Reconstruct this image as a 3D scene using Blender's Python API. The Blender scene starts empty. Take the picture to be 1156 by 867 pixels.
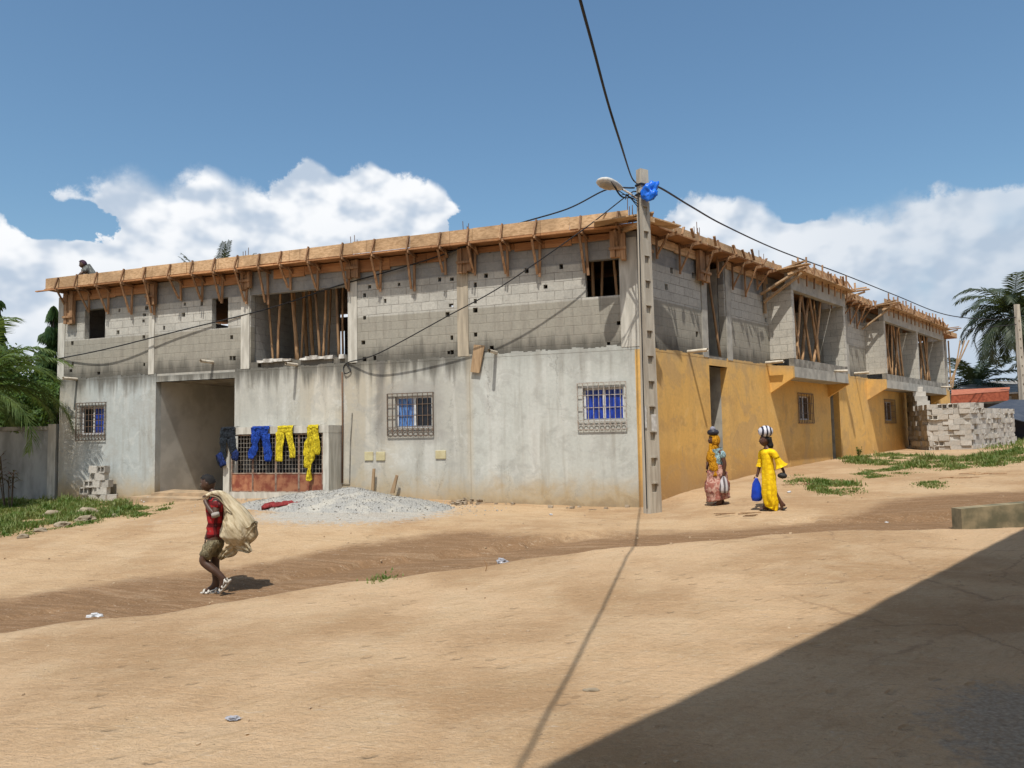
import bpy, bmesh, math, random
import numpy as np
from mathutils import Vector, Matrix, noise
random.seed(7)
PI=math.pi; R=math.radians
sc=bpy.context.scene; COL=sc.collection
# ------------------------------------------------------------------ camera
F=850.0; ROLL=math.atan(.019); PITCH=math.atan((492-433.5)/F); EYE=1.6
cam_d=bpy.data.cameras.new('camera'); cam=bpy.data.objects.new('camera',cam_d); COL.objects.link(cam)
cam_d.sensor_width=36; cam_d.lens=36*F/1156; cam_d.clip_end=4000; cam_d.clip_start=.05
c_,s_=math.cos(ROLL),math.sin(ROLL); cp,sp=math.cos(PITCH),math.sin(PITCH)
rt=Vector((c_,s_*sp,-s_*cp)); up=Vector((s_,-c_*sp,c_*cp)); fw=Vector((0,cp,sp))
m=Matrix((rt,up,-fw)).transposed().to_4x4(); m.translation=(0,0,EYE); cam.matrix_world=m
sc.camera=cam
sc.render.resolution_x=1024; sc.render.resolution_y=768
sc.view_settings.view_transform='Standard'; sc.view_settings.look='None'
sc.view_settings.exposure=0.08; sc.view_settings.gamma=1
sc.cycles.max_bounces=5; sc.cycles.diffuse_bounces=3; sc.cycles.glossy_bounces=2; sc.cycles.transmission_bounces=2; sc.cycles.transparent_max_bounces=4; sc.cycles.caustics_reflective=False; sc.cycles.caustics_refractive=False
# ------------------------------------------------------------------ sun
SUN=Vector((.09,.52,-1)).normalized()           # direction the light travels
SUN_EL=math.asin(-SUN.z); SUN_AZ=math.atan2(-SUN.x,-SUN.y)   # azimuth of the sun, clockwise from +Y
sun_d=bpy.data.lights.new('sun','SUN'); sun_d.energy=4.3; sun_d.angle=R(.53); sun_d.color=(1,.95,.87)
sun=bpy.data.objects.new('sun',sun_d); COL.objects.link(sun); sun.rotation_euler=SUN.to_track_quat('-Z','Y').to_euler(); sun.location=(0,0,40)
# ------------------------------------------------------------------ node helpers
class NT:
    def __init__(s,tree): s.t=tree; s.n=tree.nodes; s.l=tree.links
    def new(s,typ,**kw):
        n=s.n.new(typ)
        for k,v in kw.items(): setattr(n,k,v)
        return n
    def put(s,sock,v):
        if isinstance(v,bpy.types.NodeSocket): s.l.new(v,sock)
        elif v is not None:
            if isinstance(v,(tuple,list)) and len(v)==3 and sock.type=='RGBA': v=(*v,1)
            sock.default_value=v
    def math(s,op,a,b=None,c=None,clamp=False):
        n=s.new('ShaderNodeMath',operation=op); n.use_clamp=clamp
        for i,v in enumerate((a,b,c)):
            if v is not None: s.put(n.inputs[i],v)
        return n.outputs[0]
    def mix(s,f,a,b,mode='MIX'):
        n=s.new('ShaderNodeMix',data_type='RGBA',blend_type=mode)
        s.put(n.inputs[0],f); s.put(n.inputs[6],a); s.put(n.inputs[7],b); return n.outputs[2]
    def ss(s,v,a,b,lo=0.,hi=1.):
        n=s.new('ShaderNodeMapRange',interpolation_type='SMOOTHSTEP'); n.clamp=True
        s.put(n.inputs[0],v)
        for i,x in enumerate((a,b,lo,hi)): s.put(n.inputs[i+1],x)
        return n.outputs[0]
    def vmul(s,v,sc_):
        n=s.new('ShaderNodeVectorMath',operation='MULTIPLY'); s.put(n.inputs[0],v); s.put(n.inputs[1],sc_); return n.outputs[0]
    def noise(s,v,scale,det=4,rough=.55,dist=0.):
        n=s.new('ShaderNodeTexNoise'); s.put(n.inputs['Vector'],v); s.put(n.inputs['Scale'],scale)
        n.inputs['Detail'].default_value=det; n.inputs['Roughness'].default_value=rough; n.inputs['Distortion'].default_value=dist
        return n.outputs[0]
    def voro(s,v,scale,feat='F1'):
        n=s.new('ShaderNodeTexVoronoi',feature=feat); s.put(n.inputs['Vector'],v); s.put(n.inputs['Scale'],scale); return n
    def attr(s,name):
        n=s.new('ShaderNodeAttribute'); n.attribute_name=name; return n.outputs['Fac']
    def comb(s,x,y,z):
        n=s.new('ShaderNodeCombineXYZ'); s.put(n.inputs[0],x); s.put(n.inputs[1],y); s.put(n.inputs[2],z); return n.outputs[0]
# ------------------------------------------------------------------ world: nishita sky with cumulus banks
w=bpy.data.worlds.new('World'); sc.world=w; w.use_nodes=True; N=NT(w.node_tree); N.n.clear()
sky=N.new('ShaderNodeTexSky',sky_type='NISHITA'); sky.sun_disc=False; sky.sun_elevation=SUN_EL; sky.sun_rotation=SUN_AZ
sky.altitude=0; sky.air_density=1.15; sky.dust_density=1.6; sky.ozone_density=2.0
tc=N.new('ShaderNodeTexCoord'); sep=N.new('ShaderNodeSeparateXYZ'); N.l.new(tc.outputs['Generated'],sep.inputs[0])
x,y,z=sep.outputs
az=N.math('ARCTAN2',x,y); hyp=N.math('SQRT',N.math('ADD',N.math('MULTIPLY',x,x),N.math('MULTIPLY',y,y)))
el=N.math('ARCTAN2',z,hyp)
cv=N.comb(az,el,0.0)
def ray(px,py):
    a=(px-578)/F;b=-(py-433.5)/F
    x=a*c_+b*s_; z=-a*s_+b*c_
    return (x, cp-z*sp, sp+z*cp)
def azel(px,py):
    r=ray(px,py); return math.atan2(r[0],r[1]), math.atan2(r[2],math.hypot(r[0],r[1]))
outline=[(-500,300),(-250,230),(-80,220),(0,216),(28,232),(52,214),(95,194),(125,186),(165,184),(190,196),(215,180),(240,178),(268,200),(300,206),(325,192),(340,179),(352,178),(364,184),(395,184),(425,181),(450,196),(478,190),(500,205),(522,232),(535,262),(560,300),(600,320),(700,290),(735,262),(752,230),(790,214),(830,214),(868,226),(905,236),(940,222),(965,232),(1000,226),(1040,208),(1075,202),(1100,212),(1130,200),(1160,192),(1300,180),(1500,230)]
AZ0,AZ1=-1.2,1.2
fc=N.new('ShaderNodeFloatCurve'); crv=fc.mapping.curves[0]
pts=[azel(*p) for p in outline]
crv.points[0].location=(0,.25); crv.points[1].location=(1,.25)
for a,e in pts:
    u=(a-AZ0)/(AZ1-AZ0)
    if .01<u<.99: crv.points.new(u,e)
for p_ in crv.points: p_.handle_type='VECTOR'
fc.mapping.update()
n1=N.noise(cv,9,3,.55); n2=N.noise(cv,24,6,.62)
azw=N.math('ADD',az,N.math('MULTIPLY',N.math('SUBTRACT',n2,.5),.075))
N.put(fc.inputs['Value'],N.math('DIVIDE',N.math('SUBTRACT',azw,AZ0),AZ1-AZ0))
vo=N.voro(N.comb(N.math('ADD',az,N.math('MULTIPLY',N.math('SUBTRACT',n2,.5),.05)),N.math('ADD',el,N.math('MULTIPLY',n1,.04)),0.),22,'F1')
edge=N.math('ADD',N.math('MULTIPLY',N.math('SUBTRACT',n2,.5),.055),N.math('MULTIPLY',N.math('SUBTRACT',.42,vo.outputs[0]),.018))
dens=N.math('ADD',N.math('SUBTRACT',fc.outputs[0],el),edge)
# gaps of blue sky between the cloud heaps
for gx_,gy_,ra,re,st_ in ((80,256,.050,.022,.060),(28,226,.03,.02,.03),(545,262,.04,.035,.05),(912,232,.035,.015,.025)):
    ga,ge=azel(gx_,gy_); da=N.math('DIVIDE',N.math('SUBTRACT',azw,ga),ra); de=N.math('DIVIDE',N.math('SUBTRACT',N.math('ADD',el,N.math('MULTIPLY',N.math('SUBTRACT',n1,.5),.05)),ge),re)
    rr_=N.math('ADD',N.math('MULTIPLY',da,da),N.math('MULTIPLY',de,de)); dens=N.math('SUBTRACT',dens,N.ss(rr_,0.,2.2,st_*1.5,0.))
softn=N.noise(cv,5,2)
soft=N.math('ADD',.012,N.math('MULTIPLY',N.ss(softn,.45,.7),.035))
mask=N.ss(dens,0.0,soft)
# billows: shade from a height-like noise sampled twice towards the sun (above)
def bill(dx,dy):
    v=N.comb(N.math('ADD',az,dx),N.math('ADD',N.math('MULTIPLY',el,1.35),dy),.3)
    a=N.noise(v,8,4,.5); return a
sh=N.math('SUBTRACT',bill(0,0),bill(-.010,.020))
shade=N.ss(sh,-.10,.06)
depth_=N.ss(dens,.02,.2)
ccol=N.mix(shade,(.48,.57,.69),(.92,.935,.955))
low=N.ss(el,.02,.17)
ccol=N.mix(N.math('MULTIPLY',N.math('SUBTRACT',1.,low),.75),ccol,(.47,.57,.69))
ccol=N.mix(N.math('MULTIPLY',depth_,.36),ccol,(.55,.63,.74))
clo_side=N.ss(az,.1,.6)
ccol=N.mix(N.math('MULTIPLY',clo_side,.55),ccol,(.42,.52,.64))
mask=N.math('MULTIPLY',mask,N.math('SUBTRACT',1.,N.math('MULTIPLY',N.ss(N.noise(cv,7,3,.6),.52,.72),N.math('ADD',.05,N.math('MULTIPLY',clo_side,.35)))))
# haze veil towards the horizon
skyc=N.mix(1.0,sky.outputs[0],(.80,.98,1.02),'MULTIPLY')
SKY_S=.124
skyc=N.mix(1.0,skyc,(SKY_S,SKY_S,SKY_S),'MULTIPLY')
veil=N.ss(el,.0,.30,.45,0.)
skyc=N.mix(veil,skyc,(.34,.47,.62))
final=N.mix(mask,skyc,ccol)
bg=N.new('ShaderNodeBackground'); N.put(bg.inputs[0],final); bg.inputs[1].default_value=1.0
wo=N.new('ShaderNodeOutputWorld'); N.l.new(bg.outputs[0],wo.inputs[0])

# ------------------------------------------------------------------ geometry helpers
AL=R(70.5); AR=R(41.7)
U=Vector((-math.sin(AL),math.cos(AL),0)); V=Vector((math.sin(AR),math.cos(AR),0))
NA=Vector((-math.cos(AL),-math.sin(AL),0)); NB=Vector((V.y,-V.x,0))
r0=ray(722,388); C=Vector((r0[0]/r0[1]*16.35,16.35,0))
def hit(px,py,dv,n,off=0):
    r=Vector(ray(px,py)); o=C+n*off; t=(o.x*n.x+o.y*n.y)/(r.x*n.x+r.y*n.y); p=r*t+Vector((0,0,EYE))
    return (p-C).dot(dv),p.z
def A(px,py,off=0): u,zz=hit(px,py,U,NA,off); return -u,zz      # frame A: x runs to the right, so x is negative
def B(px,py,off=0): return hit(px,py,V,NB,off)
def G(px,py,zz): r=Vector(ray(px,py)); return r*((zz-EYE)/r.z)+Vector((0,0,EYE))
def Dp(px,py,d): r=Vector(ray(px,py)); return r*(d/r.y)+Vector((0,0,EYE))
def frame(xd,org):
    yd=Vector((0,0,1)).cross(xd); M=Matrix((xd,yd,Vector((0,0,1)))).transposed().to_4x4(); M.translation=org; return M
FA=frame(-U,C); FB=frame(V,C)
def tag(o,label=None,cat=None,group=None,kind=None):
    if label: o['label']=label
    if cat: o['category']=cat
    if group: o['group']=group
    if kind: o['kind']=kind
    return o
def empty(name,M=None):
    o=bpy.data.objects.new(name,None); COL.objects.link(o); o.empty_display_size=.2
    if M is not None: o.matrix_world=M if isinstance(M,Matrix) else Matrix.Translation(M)
    return o
def link(name,bm,mt,parent=None,M=None,smooth=False):
    if isinstance(bm,bpy.types.Mesh): me=bm
    else:
        me=bpy.data.meshes.new(name); bm.to_mesh(me); bm.free()
    if not me.materials:
        for q in (mt if isinstance(mt,(list,tuple)) else [mt]): me.materials.append(q)
    if smooth: me.polygons.foreach_set('use_smooth',[True]*len(me.polygons))
    o=bpy.data.objects.new(name,me); COL.objects.link(o)
    if parent is not None:
        o.parent=parent
        if M is not None: o.matrix_local=M
    elif M is not None: o.matrix_world=M
    return o
def box(bm,a,b,M=None,mi=0,jit=0):
    x0,y0,z0=a;x1,y1,z1=b
    vs=[bm.verts.new((x,y,z)) for z in (z0,z1) for x,y in ((x0,y0),(x1,y0),(x1,y1),(x0,y1))]
    if jit:
        for v in vs: v.co+=Vector([random.uniform(-jit,jit) for _ in range(3)])
    if M is not None:
        for v in vs: v.co=M@v.co
    for f in ((3,2,1,0),(4,5,6,7),(0,1,5,4),(1,2,6,5),(2,3,7,6),(3,0,4,7)):
        bm.faces.new([vs[i] for i in f]).material_index=mi
    return vs
def bar(bm,p,q,w,h,upv=Vector((0,0,1)),mi=0):
    p=Vector(p);q=Vector(q);d=(q-p).normalized()
    s=d.cross(upv)
    if s.length<1e-3: s=d.cross(Vector((1,0,0)))
    s.normalize(); t=s.cross(d)
    M=Matrix((s,d,t)).transposed().to_4x4(); M.translation=p
    return box(bm,(-w/2,0,-h/2),(w/2,(q-p).length,h/2),M,mi)
def tube(bm,pts,rad,seg=8,cap=True,flat=None,wob=0,fr=None):
    """loft rings along pts; rad a number, list of numbers or list of (rx,ry)."""
    pts=[Vector(p) for p in pts]; n=len(pts)
    rad=rad if isinstance(rad,(list,tuple)) else [rad]*n
    rings=[]; ref=None
    for i,p in enumerate(pts):
        d=(pts[min(i+1,n-1)]-pts[max(i-1,0)]).normalized()
        if fr is not None: s=(Vector(fr)-d*d.dot(Vector(fr)))
        else:
            if ref is None: ref=Vector((0,0,1)) if abs(d.z)<.9 else Vector((1,0,0))
            s=ref-d*d.dot(ref)
        s.normalize(); t=d.cross(s); ref=s if fr is None else None
        rr=rad[i]; rx,ry=(rr if isinstance(rr,(list,tuple)) else (rr,rr))
        ring=[]
        for k in range(seg):
            a=2*PI*k/seg; q=p+s*math.cos(a)*rx+t*math.sin(a)*ry
            if wob: q+= (s*math.cos(a)+t*math.sin(a))*wob*noise.noise(Vector((k*.9,i*.7,p.x*3+p.z)))
            ring.append(bm.verts.new(q))
        rings.append(ring)
    for i in range(n-1):
        for k in range(seg):
            bm.faces.new((rings[i][k],rings[i][(k+1)%seg],rings[i+1][(k+1)%seg],rings[i+1][k]))
    if cap:
        bm.faces.new(rings[0][::-1]); bm.faces.new(rings[-1])
    return rings
def spline(pts,n=8):
    pts=[Vector(p) for p in pts]; out=[]
    P=[pts[0]*2-pts[1]]+pts+[pts[-1]*2-pts[-2]]
    for i in range(1,len(P)-2):
        for k in range(n):
            t=k/n; a,b,c,d=P[i-1],P[i],P[i+1],P[i+2]
            out.append(.5*((2*b)+(c-a)*t+(2*a-5*b+4*c-d)*t*t+(3*b-a-3*c+d)*t**3))
    out.append(pts[-1]); return out
def wallmesh(x0,x1,z0,z1,th,holes=(),bm=None,y0=0,maxc=None):
    """a slab of wall in the x-z plane (outside at y=y0) with real rectangular openings"""
    bm=bm or bmesh.new()
    holes=[(max(a,x0),min(b,x1),max(c,z0),min(d,z1)) for a,b,c,d in holes if a<x1 and b>x0 and c<z1 and d>z0]
    xs=sorted(set([x0,x1]+[round(h[i],4) for h in holes for i in (0,1)])); zs=sorted(set([z0,z1]+[round(h[i],4) for h in holes for i in (2,3)]))
    if maxc:
        def dens(a):
            o=[]
            for p,q in zip(a,a[1:]):
                k=max(1,math.ceil((q-p)/maxc)); o+=[p+(q-p)*i/k for i in range(k)]
            return o+[a[-1]]
        xs=dens(xs); zs=dens(zs)
    nx,nz=len(xs)-1,len(zs)-1
    def solid(i,j):
        if i<0 or j<0 or i>=nx or j>=nz: return False
        cx=(xs[i]+xs[i+1])/2; cz=(zs[j]+zs[j+1])/2
        return not any(a<cx<b and c<cz<d for a,b,c,d in holes)
    vd={}
    def v(i,k,j):
        key=(i,k,j)
        if key not in vd: vd[key]=bm.verts.new((xs[i],y0+k*th,zs[j]))
        return vd[key]
    for i in range(nx):
        for j in range(nz):
            if not solid(i,j): continue
            bm.faces.new((v(i,0,j),v(i+1,0,j),v(i+1,0,j+1),v(i,0,j+1)))
            bm.faces.new((v(i+1,1,j),v(i,1,j),v(i,1,j+1),v(i+1,1,j+1)))
            if not solid(i-1,j): bm.faces.new((v(i,1,j),v(i,0,j),v(i,0,j+1),v(i,1,j+1)))
            if not solid(i+1,j): bm.faces.new((v(i+1,0,j),v(i+1,1,j),v(i+1,1,j+1),v(i+1,0,j+1)))
            if not solid(i,j-1): bm.faces.new((v(i,1,j),v(i+1,1,j),v(i+1,0,j),v(i,0,j)))
            if not solid(i,j+1): bm.faces.new((v(i,0,j+1),v(i+1,0,j+1),v(i+1,1,j+1),v(i,1,j+1)))
    return bm
def prism(bm,poly,z0,z1):
    a=[bm.verts.new((p[0],p[1],z0)) for p in poly]; b=[bm.verts.new((p[0],p[1],z1)) for p in poly]; n=len(poly)
    bm.faces.new(a[::-1]); bm.faces.new(b)
    for i in range(n): bm.faces.new((a[i],a[(i+1)%n],b[(i+1)%n],b[i]))
    bmesh.ops.recalc_face_normals(bm,faces=bm.faces[:])
    return bm
def prism_y(bm,poly,y0,y1):
    """poly in x-z, extruded in y"""
    a=[bm.verts.new((p[0],y0,p[1])) for p in poly]; b=[bm.verts.new((p[0],y1,p[1])) for p in poly]; n=len(poly)
    fs=[bm.faces.new(a),bm.faces.new(b[::-1])]
    for i in range(n): fs.append(bm.faces.new((a[i],b[i],b[(i+1)%n],a[(i+1)%n])))
    bmesh.ops.recalc_face_normals(bm,faces=fs); return bm

# ------------------------------------------------------------------ materials
def material(name,rough=.85,spec=.3):
    mt=bpy.data.materials.new(name); mt.use_nodes=True; n=NT(mt.node_tree); b=mt.node_tree.nodes['Principled BSDF']
    b.inputs['Roughness'].default_value=rough; b.inputs['Specular IOR Level'].default_value=spec; n.b=b; n.m=mt
    n.co=n.new('ShaderNodeTexCoord').outputs['Object']
    s=n.new('ShaderNodeSeparateXYZ'); n.l.new(n.co,s.inputs[0]); n.x,n.y,n.z=s.outputs
    return n
def bump(n,h,strength=.4,dist=.02):
    b=n.new('ShaderNodeBump'); b.inputs['Strength'].default_value=strength; b.inputs['Distance'].default_value=dist
    n.put(b.inputs['Height'],h); n.l.new(b.outputs[0],n.b.inputs['Normal'])
def simple(name,c1,c2=None,scale=6,rough=.8,bs=0,metal=0,det=4,lo=.35,hi=.65,spec=.3,rand=0,stretch=None,bd=.01):
    n=material(name,rough,spec); c2=c2 or tuple(v*.75 for v in c1)
    co=n.co if stretch is None else n.vmul(n.co,stretch)
    f=n.noise(co,scale,det); col=n.mix(n.ss(f,lo,hi),c1,c2)
    if rand:
        oi=n.new('ShaderNodeObjectInfo'); k=n.math('ADD',1-rand,n.math('MULTIPLY',oi.outputs['Random'],2*rand))
        col=n.mix(1.,col,n.comb(k,k,k),'MULTIPLY')
    n.put(n.b.inputs['Base Color'],col); n.b.inputs['Metallic'].default_value=metal
    if bs: bump(n,f,bs,bd)
    return n.m
def plaster_a():
    n=material('plaster_grey',.9,.2); co=n.co
    big=n.noise(co,.45,4,.6); mid=n.noise(co,1.9,6,.65,.4); fine=n.noise(co,14,5,.6)
    st=n.noise(n.comb(n.math('MULTIPLY',n.x,3.2),n.y,n.math('MULTIPLY',n.z,.28)),1.3,5,.62)
    # coat changes along the wall: bluish old lime wash at the left, beige run-down middle, pale new render at the right
    xw=n.math('ADD',n.x,n.math('MULTIPLY',n.math('SUBTRACT',mid,.5),.9))
    col=n.mix(n.ss(xw,-13.9,-13.0),(.43,.465,.46),(.44,.435,.39))
    col=n.mix(n.ss(n.x,-4.1,-4.0),col,(.485,.50,.465))
    lft=n.ss(xw,-15.7,-16.7); col=n.mix(n.math('MULTIPLY',lft,.7),col,(.43,.38,.29))
    beige=n.math('MULTIPLY',n.ss(xw,-9.2,-8.2),n.ss(xw,-5.5,-6.3)); 
    col=n.mix(n.math('MULTIPLY',beige,.55),col,(.46,.39,.28))
    col=n.mix(n.math('MULTIPLY',n.ss(st,.50,.72),.55),col,(.28,.26,.22))
    col=n.mix(n.math('MULTIPLY',n.ss(n.noise(n.comb(n.math('MULTIPLY',n.x,2.2),4.,n.math('MULTIPLY',n.z,.2)),1.1,4),.5,.66),.35),col,(.66,.66,.62))
    col=n.mix(n.math('MULTIPLY',n.ss(mid,.50,.68),.5),col,(.31,.31,.285))
    pat=n.noise(co,1.05,7,.7,.9); col=n.mix(n.ss(pat,.54,.60,0.,.38),col,(.36,.355,.33)); col=n.mix(n.ss(pat,.44,.39,0.,.35),col,(.58,.59,.56))
    col=n.mix(n.math('MULTIPLY',n.ss(big,.5,.75),.35),col,(.62,.62,.58))
    # soil splash at the foot
    hgt=n.math('ADD',n.z,n.math('MULTIPLY',n.math('SUBTRACT',mid,.5),1.1))
    col=n.mix(n.ss(hgt,.85,.05,0.,.8),col,(.40,.28,.13))
    col=n.mix(n.ss(hgt,.22,.0,0.,.6),col,(.24,.18,.11))
    # grime under the joint
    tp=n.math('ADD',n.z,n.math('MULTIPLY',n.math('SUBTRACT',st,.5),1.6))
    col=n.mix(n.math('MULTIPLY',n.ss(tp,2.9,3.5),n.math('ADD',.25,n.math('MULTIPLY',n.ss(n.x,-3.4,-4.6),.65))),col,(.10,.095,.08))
    jn=n.math('ABSOLUTE',n.math('ADD',n.x,4.03)); col=n.mix(n.ss(jn,.022,.006,0.,.55),col,(.22,.20,.16)); col=n.mix(n.math('MULTIPLY',n.ss(jn,.14,.02),.4),col,(.45,.38,.27))
    # run-off streaks left of the middle window and on its surround
    sx=n.math('ABSOLUTE',n.math('ADD',n.x,n.math('ADD',6.42,n.math('MULTIPLY',n.math('SUBTRACT',mid,.5),.25))))
    stk=n.math('MULTIPLY',n.ss(sx,.20,.02),n.math('MULTIPLY',n.ss(n.z,1.1,2.0),n.ss(mid,.30,.55)))
    col=n.mix(n.math('MULTIPLY',stk,.6),col,(.15,.14,.13))
    for cx_ in (8.05,13.3,2.35):
        sx=n.math('ABSOLUTE',n.math('ADD',n.x,n.math('ADD',cx_,n.math('MULTIPLY',n.math('SUBTRACT',mid,.5),.4)))); col=n.mix(n.math('MULTIPLY',n.math('MULTIPLY',n.ss(sx,.16,.0),n.ss(n.z,2.0,3.3)),.35),col,(.2,.17,.13))
    wxn=n.math('ABSOLUTE',n.math('ADD',n.x,5.57)); wzn=n.math('ABSOLUTE',n.math('SUBTRACT',n.z,2.25)); wd=n.math('MAXIMUM',n.math('DIVIDE',wxn,.85),n.math('DIVIDE',wzn,.75)); col=n.mix(n.math('MULTIPLY',n.ss(n.math('ADD',wd,n.math('MULTIPLY',n.math('SUBTRACT',mid,.5),1.2)),1.15,.75),.45),col,(.27,.255,.235))
    # fine cracks
    cr=n.voro(n.comb(n.math('ADD',n.x,n.math('MULTIPLY',mid,.6)),0.,n.math('ADD',n.z,fine)),.75,'DISTANCE_TO_EDGE')
    crk=n.math('MULTIPLY',n.ss(cr.outputs[0],.006,.0),n.ss(big,.42,.5))
    col=n.mix(n.math('MULTIPLY',crk,.45),col,(.14,.13,.11))
    n.put(n.b.inputs['Base Color'],n.mix(n.ss(fine,.3,.7,0.,.16),col,(.25,.25,.23)))
    bump(n,n.math('ADD',n.math('MULTIPLY',fine,.5),n.math('ADD',mid,n.math('MULTIPLY',crk,-1.))),.35,.02)
    return n.m
def paint_yellow():
    n=material('yellow_wall_paint',.85,.25)
    mid=n.noise(n.co,1.5,6,.62,.3); fine=n.noise(n.co,13,5)
    st=n.noise(n.comb(n.math('MULTIPLY',n.x,2.2),n.y,n.math('MULTIPLY',n.z,.25)),1.3,5,.6)
    col=n.mix(n.ss(st,.35,.8,0.,.55),(.72,.43,.125),(.52,.31,.11)); col=n.mix(n.ss(n.noise(n.co,.8,4),.4,.7,0.,.6),col,(.66,.43,.17))
    col=n.mix(n.math('MULTIPLY',n.ss(mid,.5,.68),.5),col,(.42,.26,.11))
    hgt=n.math('ADD',n.z,n.math('MULTIPLY',n.math('SUBTRACT',mid,.5),1.2))
    col=n.mix(n.ss(hgt,1.25,.9,0.,.35),col,(.42,.235,.08))
    col=n.mix(n.ss(hgt,.95,.1,0.,.75),col,(.33,.20,.10))
    pat=n.noise(n.co,.9,7,.7,.8); col=n.mix(n.ss(pat,.53,.60,0.,.5),col,(.47,.31,.15)); col=n.mix(n.ss(pat,.42,.36,0.,.4),col,(.78,.52,.20))
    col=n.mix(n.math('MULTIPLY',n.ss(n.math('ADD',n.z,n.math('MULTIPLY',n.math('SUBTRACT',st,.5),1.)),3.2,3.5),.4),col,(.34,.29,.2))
    n.put(n.b.inputs['Base Color'],n.mix(n.ss(fine,.35,.75,0.,.2),col,(.3,.2,.08)))
    bump(n,n.math('ADD',fine,mid),.25,.015); return n.m
def blocks(name,c1,c2,mort,dark=1.,zoned=True,yellow=False):
    n=material(name,.93,.15)
    mid=n.noise(n.co,2.2,6,.65); fine=n.noise(n.co,22,5,.65)
    wx=n.math('ADD',n.math('ADD',n.x,n.y),n.math('MULTIPLY',n.math('SUBTRACT',mid,.5),.05)); wz=n.math('ADD',n.math('SUBTRACT',n.z,.095),n.math('MULTIPLY',n.math('SUBTRACT',n.noise(n.co,3.3,3),.5),.035))
    br=n.new('ShaderNodeTexBrick'); br.offset=.5; br.inputs['Scale'].default_value=1
    n.put(br.inputs['Vector'],n.comb(wx,wz,0.)); n.put(br.inputs['Color1'],c1); n.put(br.inputs['Color2'],c2); n.put(br.inputs['Mortar'],mort)
    br.inputs['Mortar Size'].default_value=.009; br.inputs['Mortar Smooth'].default_value=.5; br.inputs['Brick Width'].default_value=.42; br.inputs['Row Height'].default_value=.208; br.inputs['Bias'].default_value=-.1
    col=br.outputs[0]
    # patches where slurry hides the joints
    col=n.mix(n.ss(mid,.45,.58,0.,.65),col,tuple(v*.93 for v in c1)); b3=n.noise(n.co,.9,5,.65); col=n.mix(n.ss(b3,.5,.68,0.,.45),col,tuple(v*.55 for v in c1)); col=n.mix(n.ss(n.noise(n.co,7,5,.7),.55,.68,0.,.4),col,tuple(v*.5 for v in c1))
    if zoned:
        old=n.ss(n.math('ADD',n.z,n.math('MULTIPLY',n.math('SUBTRACT',mid,.5),.03)),4.645,4.60)
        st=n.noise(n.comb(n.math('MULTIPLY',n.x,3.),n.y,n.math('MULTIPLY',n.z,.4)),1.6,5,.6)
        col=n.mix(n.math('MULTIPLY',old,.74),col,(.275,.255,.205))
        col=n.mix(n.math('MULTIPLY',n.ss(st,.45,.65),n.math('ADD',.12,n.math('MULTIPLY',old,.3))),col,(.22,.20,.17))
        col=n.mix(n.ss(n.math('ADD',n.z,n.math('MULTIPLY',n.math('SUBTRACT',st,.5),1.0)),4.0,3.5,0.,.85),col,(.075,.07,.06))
        beam=n.ss(n.z,5.44,5.47); col=n.mix(n.math('MULTIPLY',beam,.9),col,n.mix(n.ss(mid,.4,.6),(.20,.205,.21),(.26,.26,.25)))  # smooth concrete beam band, its colour darkened further to deepen the eave shade
    col=n.mix(n.ss(fine,.35,.7,0.,.25),col,(.16,.155,.14))
    n.put(n.b.inputs['Base Color'],col)
    bump(n,n.math('ADD',n.math('MULTIPLY',br.outputs[1],-1.),n.math('MULTIPLY',fine,.5)),.6,.012)
    return n.m
def wood(name,c1,c2,rand=.12,ax=0):
    n=material(name,.75,.3)
    oi=n.new('ShaderNodeObjectInfo')
    st=[(.6,9,9),(9,.6,9),(9,9,.6)][ax]
    f=n.noise(n.vmul(n.co,st),3.2,5,.6,.5); p=n.noise(n.co,1.3,3)
    col=n.mix(n.ss(f,.35,.7),c1,c2); col=n.mix(n.ss(p,.45,.62,0.,.5),col,tuple(v*.62 for v in c2))
    bx=n.new('ShaderNodeTexBrick'); bx.offset=.37; n.put(bx.inputs['Vector'],n.comb(n.x,n.z,0.)); bx.inputs['Scale'].default_value=1; bx.inputs['Brick Width'].default_value=2.1; bx.inputs['Row Height'].default_value=5.; bx.inputs['Mortar Size'].default_value=.006
    n.put(bx.inputs['Color1'],(1.08,1.06,1.04)); n.put(bx.inputs['Color2'],(.84,.8,.76)); n.put(bx.inputs['Mortar'],(.35,.3,.25))
    if ax==0: col=n.mix(.8,col,bx.outputs[0],'MULTIPLY')
    k=n.math('ADD',1-rand,n.math('MULTIPLY',oi.outputs['Random'],2*rand)); col=n.mix(1.,col,n.comb(k,k,k),'MULTIPLY')
    n.put(n.b.inputs['Base Color'],col); bump(n,f,.25,.008); return n.m
M={}
M['plaster']=plaster_a(); M['yellow']=paint_yellow()
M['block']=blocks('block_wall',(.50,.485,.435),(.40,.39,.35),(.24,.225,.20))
M['block_fin']=blocks('block_wall_fins',(.56,.535,.47),(.48,.455,.40),(.30,.28,.24),zoned=False)
M['block_in']=blocks('block_wall_inner',(.40,.39,.36),(.34,.33,.31),(.24,.23,.21),zoned=False)
M['conc']=simple('concrete',(.40,.385,.34),(.29,.28,.25),3.5,.9,.3)
M['conc_pale']=simple('concrete_pale',(.55,.53,.47),(.40,.38,.33),3.,.9,.3,stretch=(3,3,.5))
M['conc_dark']=simple('concrete_weathered',(.30,.285,.25),(.16,.15,.13),4,.92,.4)
M['conc_pole']=simple('concrete_pole',(.47,.43,.355),(.33,.29,.235),3,.9,.4,stretch=(3,3,.35))
M['wood']=wood('formwork_board',(.60,.41,.24),(.38,.24,.125))
M['wood_y']=wood('formwork_timber',(.42,.25,.13),(.20,.105,.055),rand=.25,ax=2)
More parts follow.
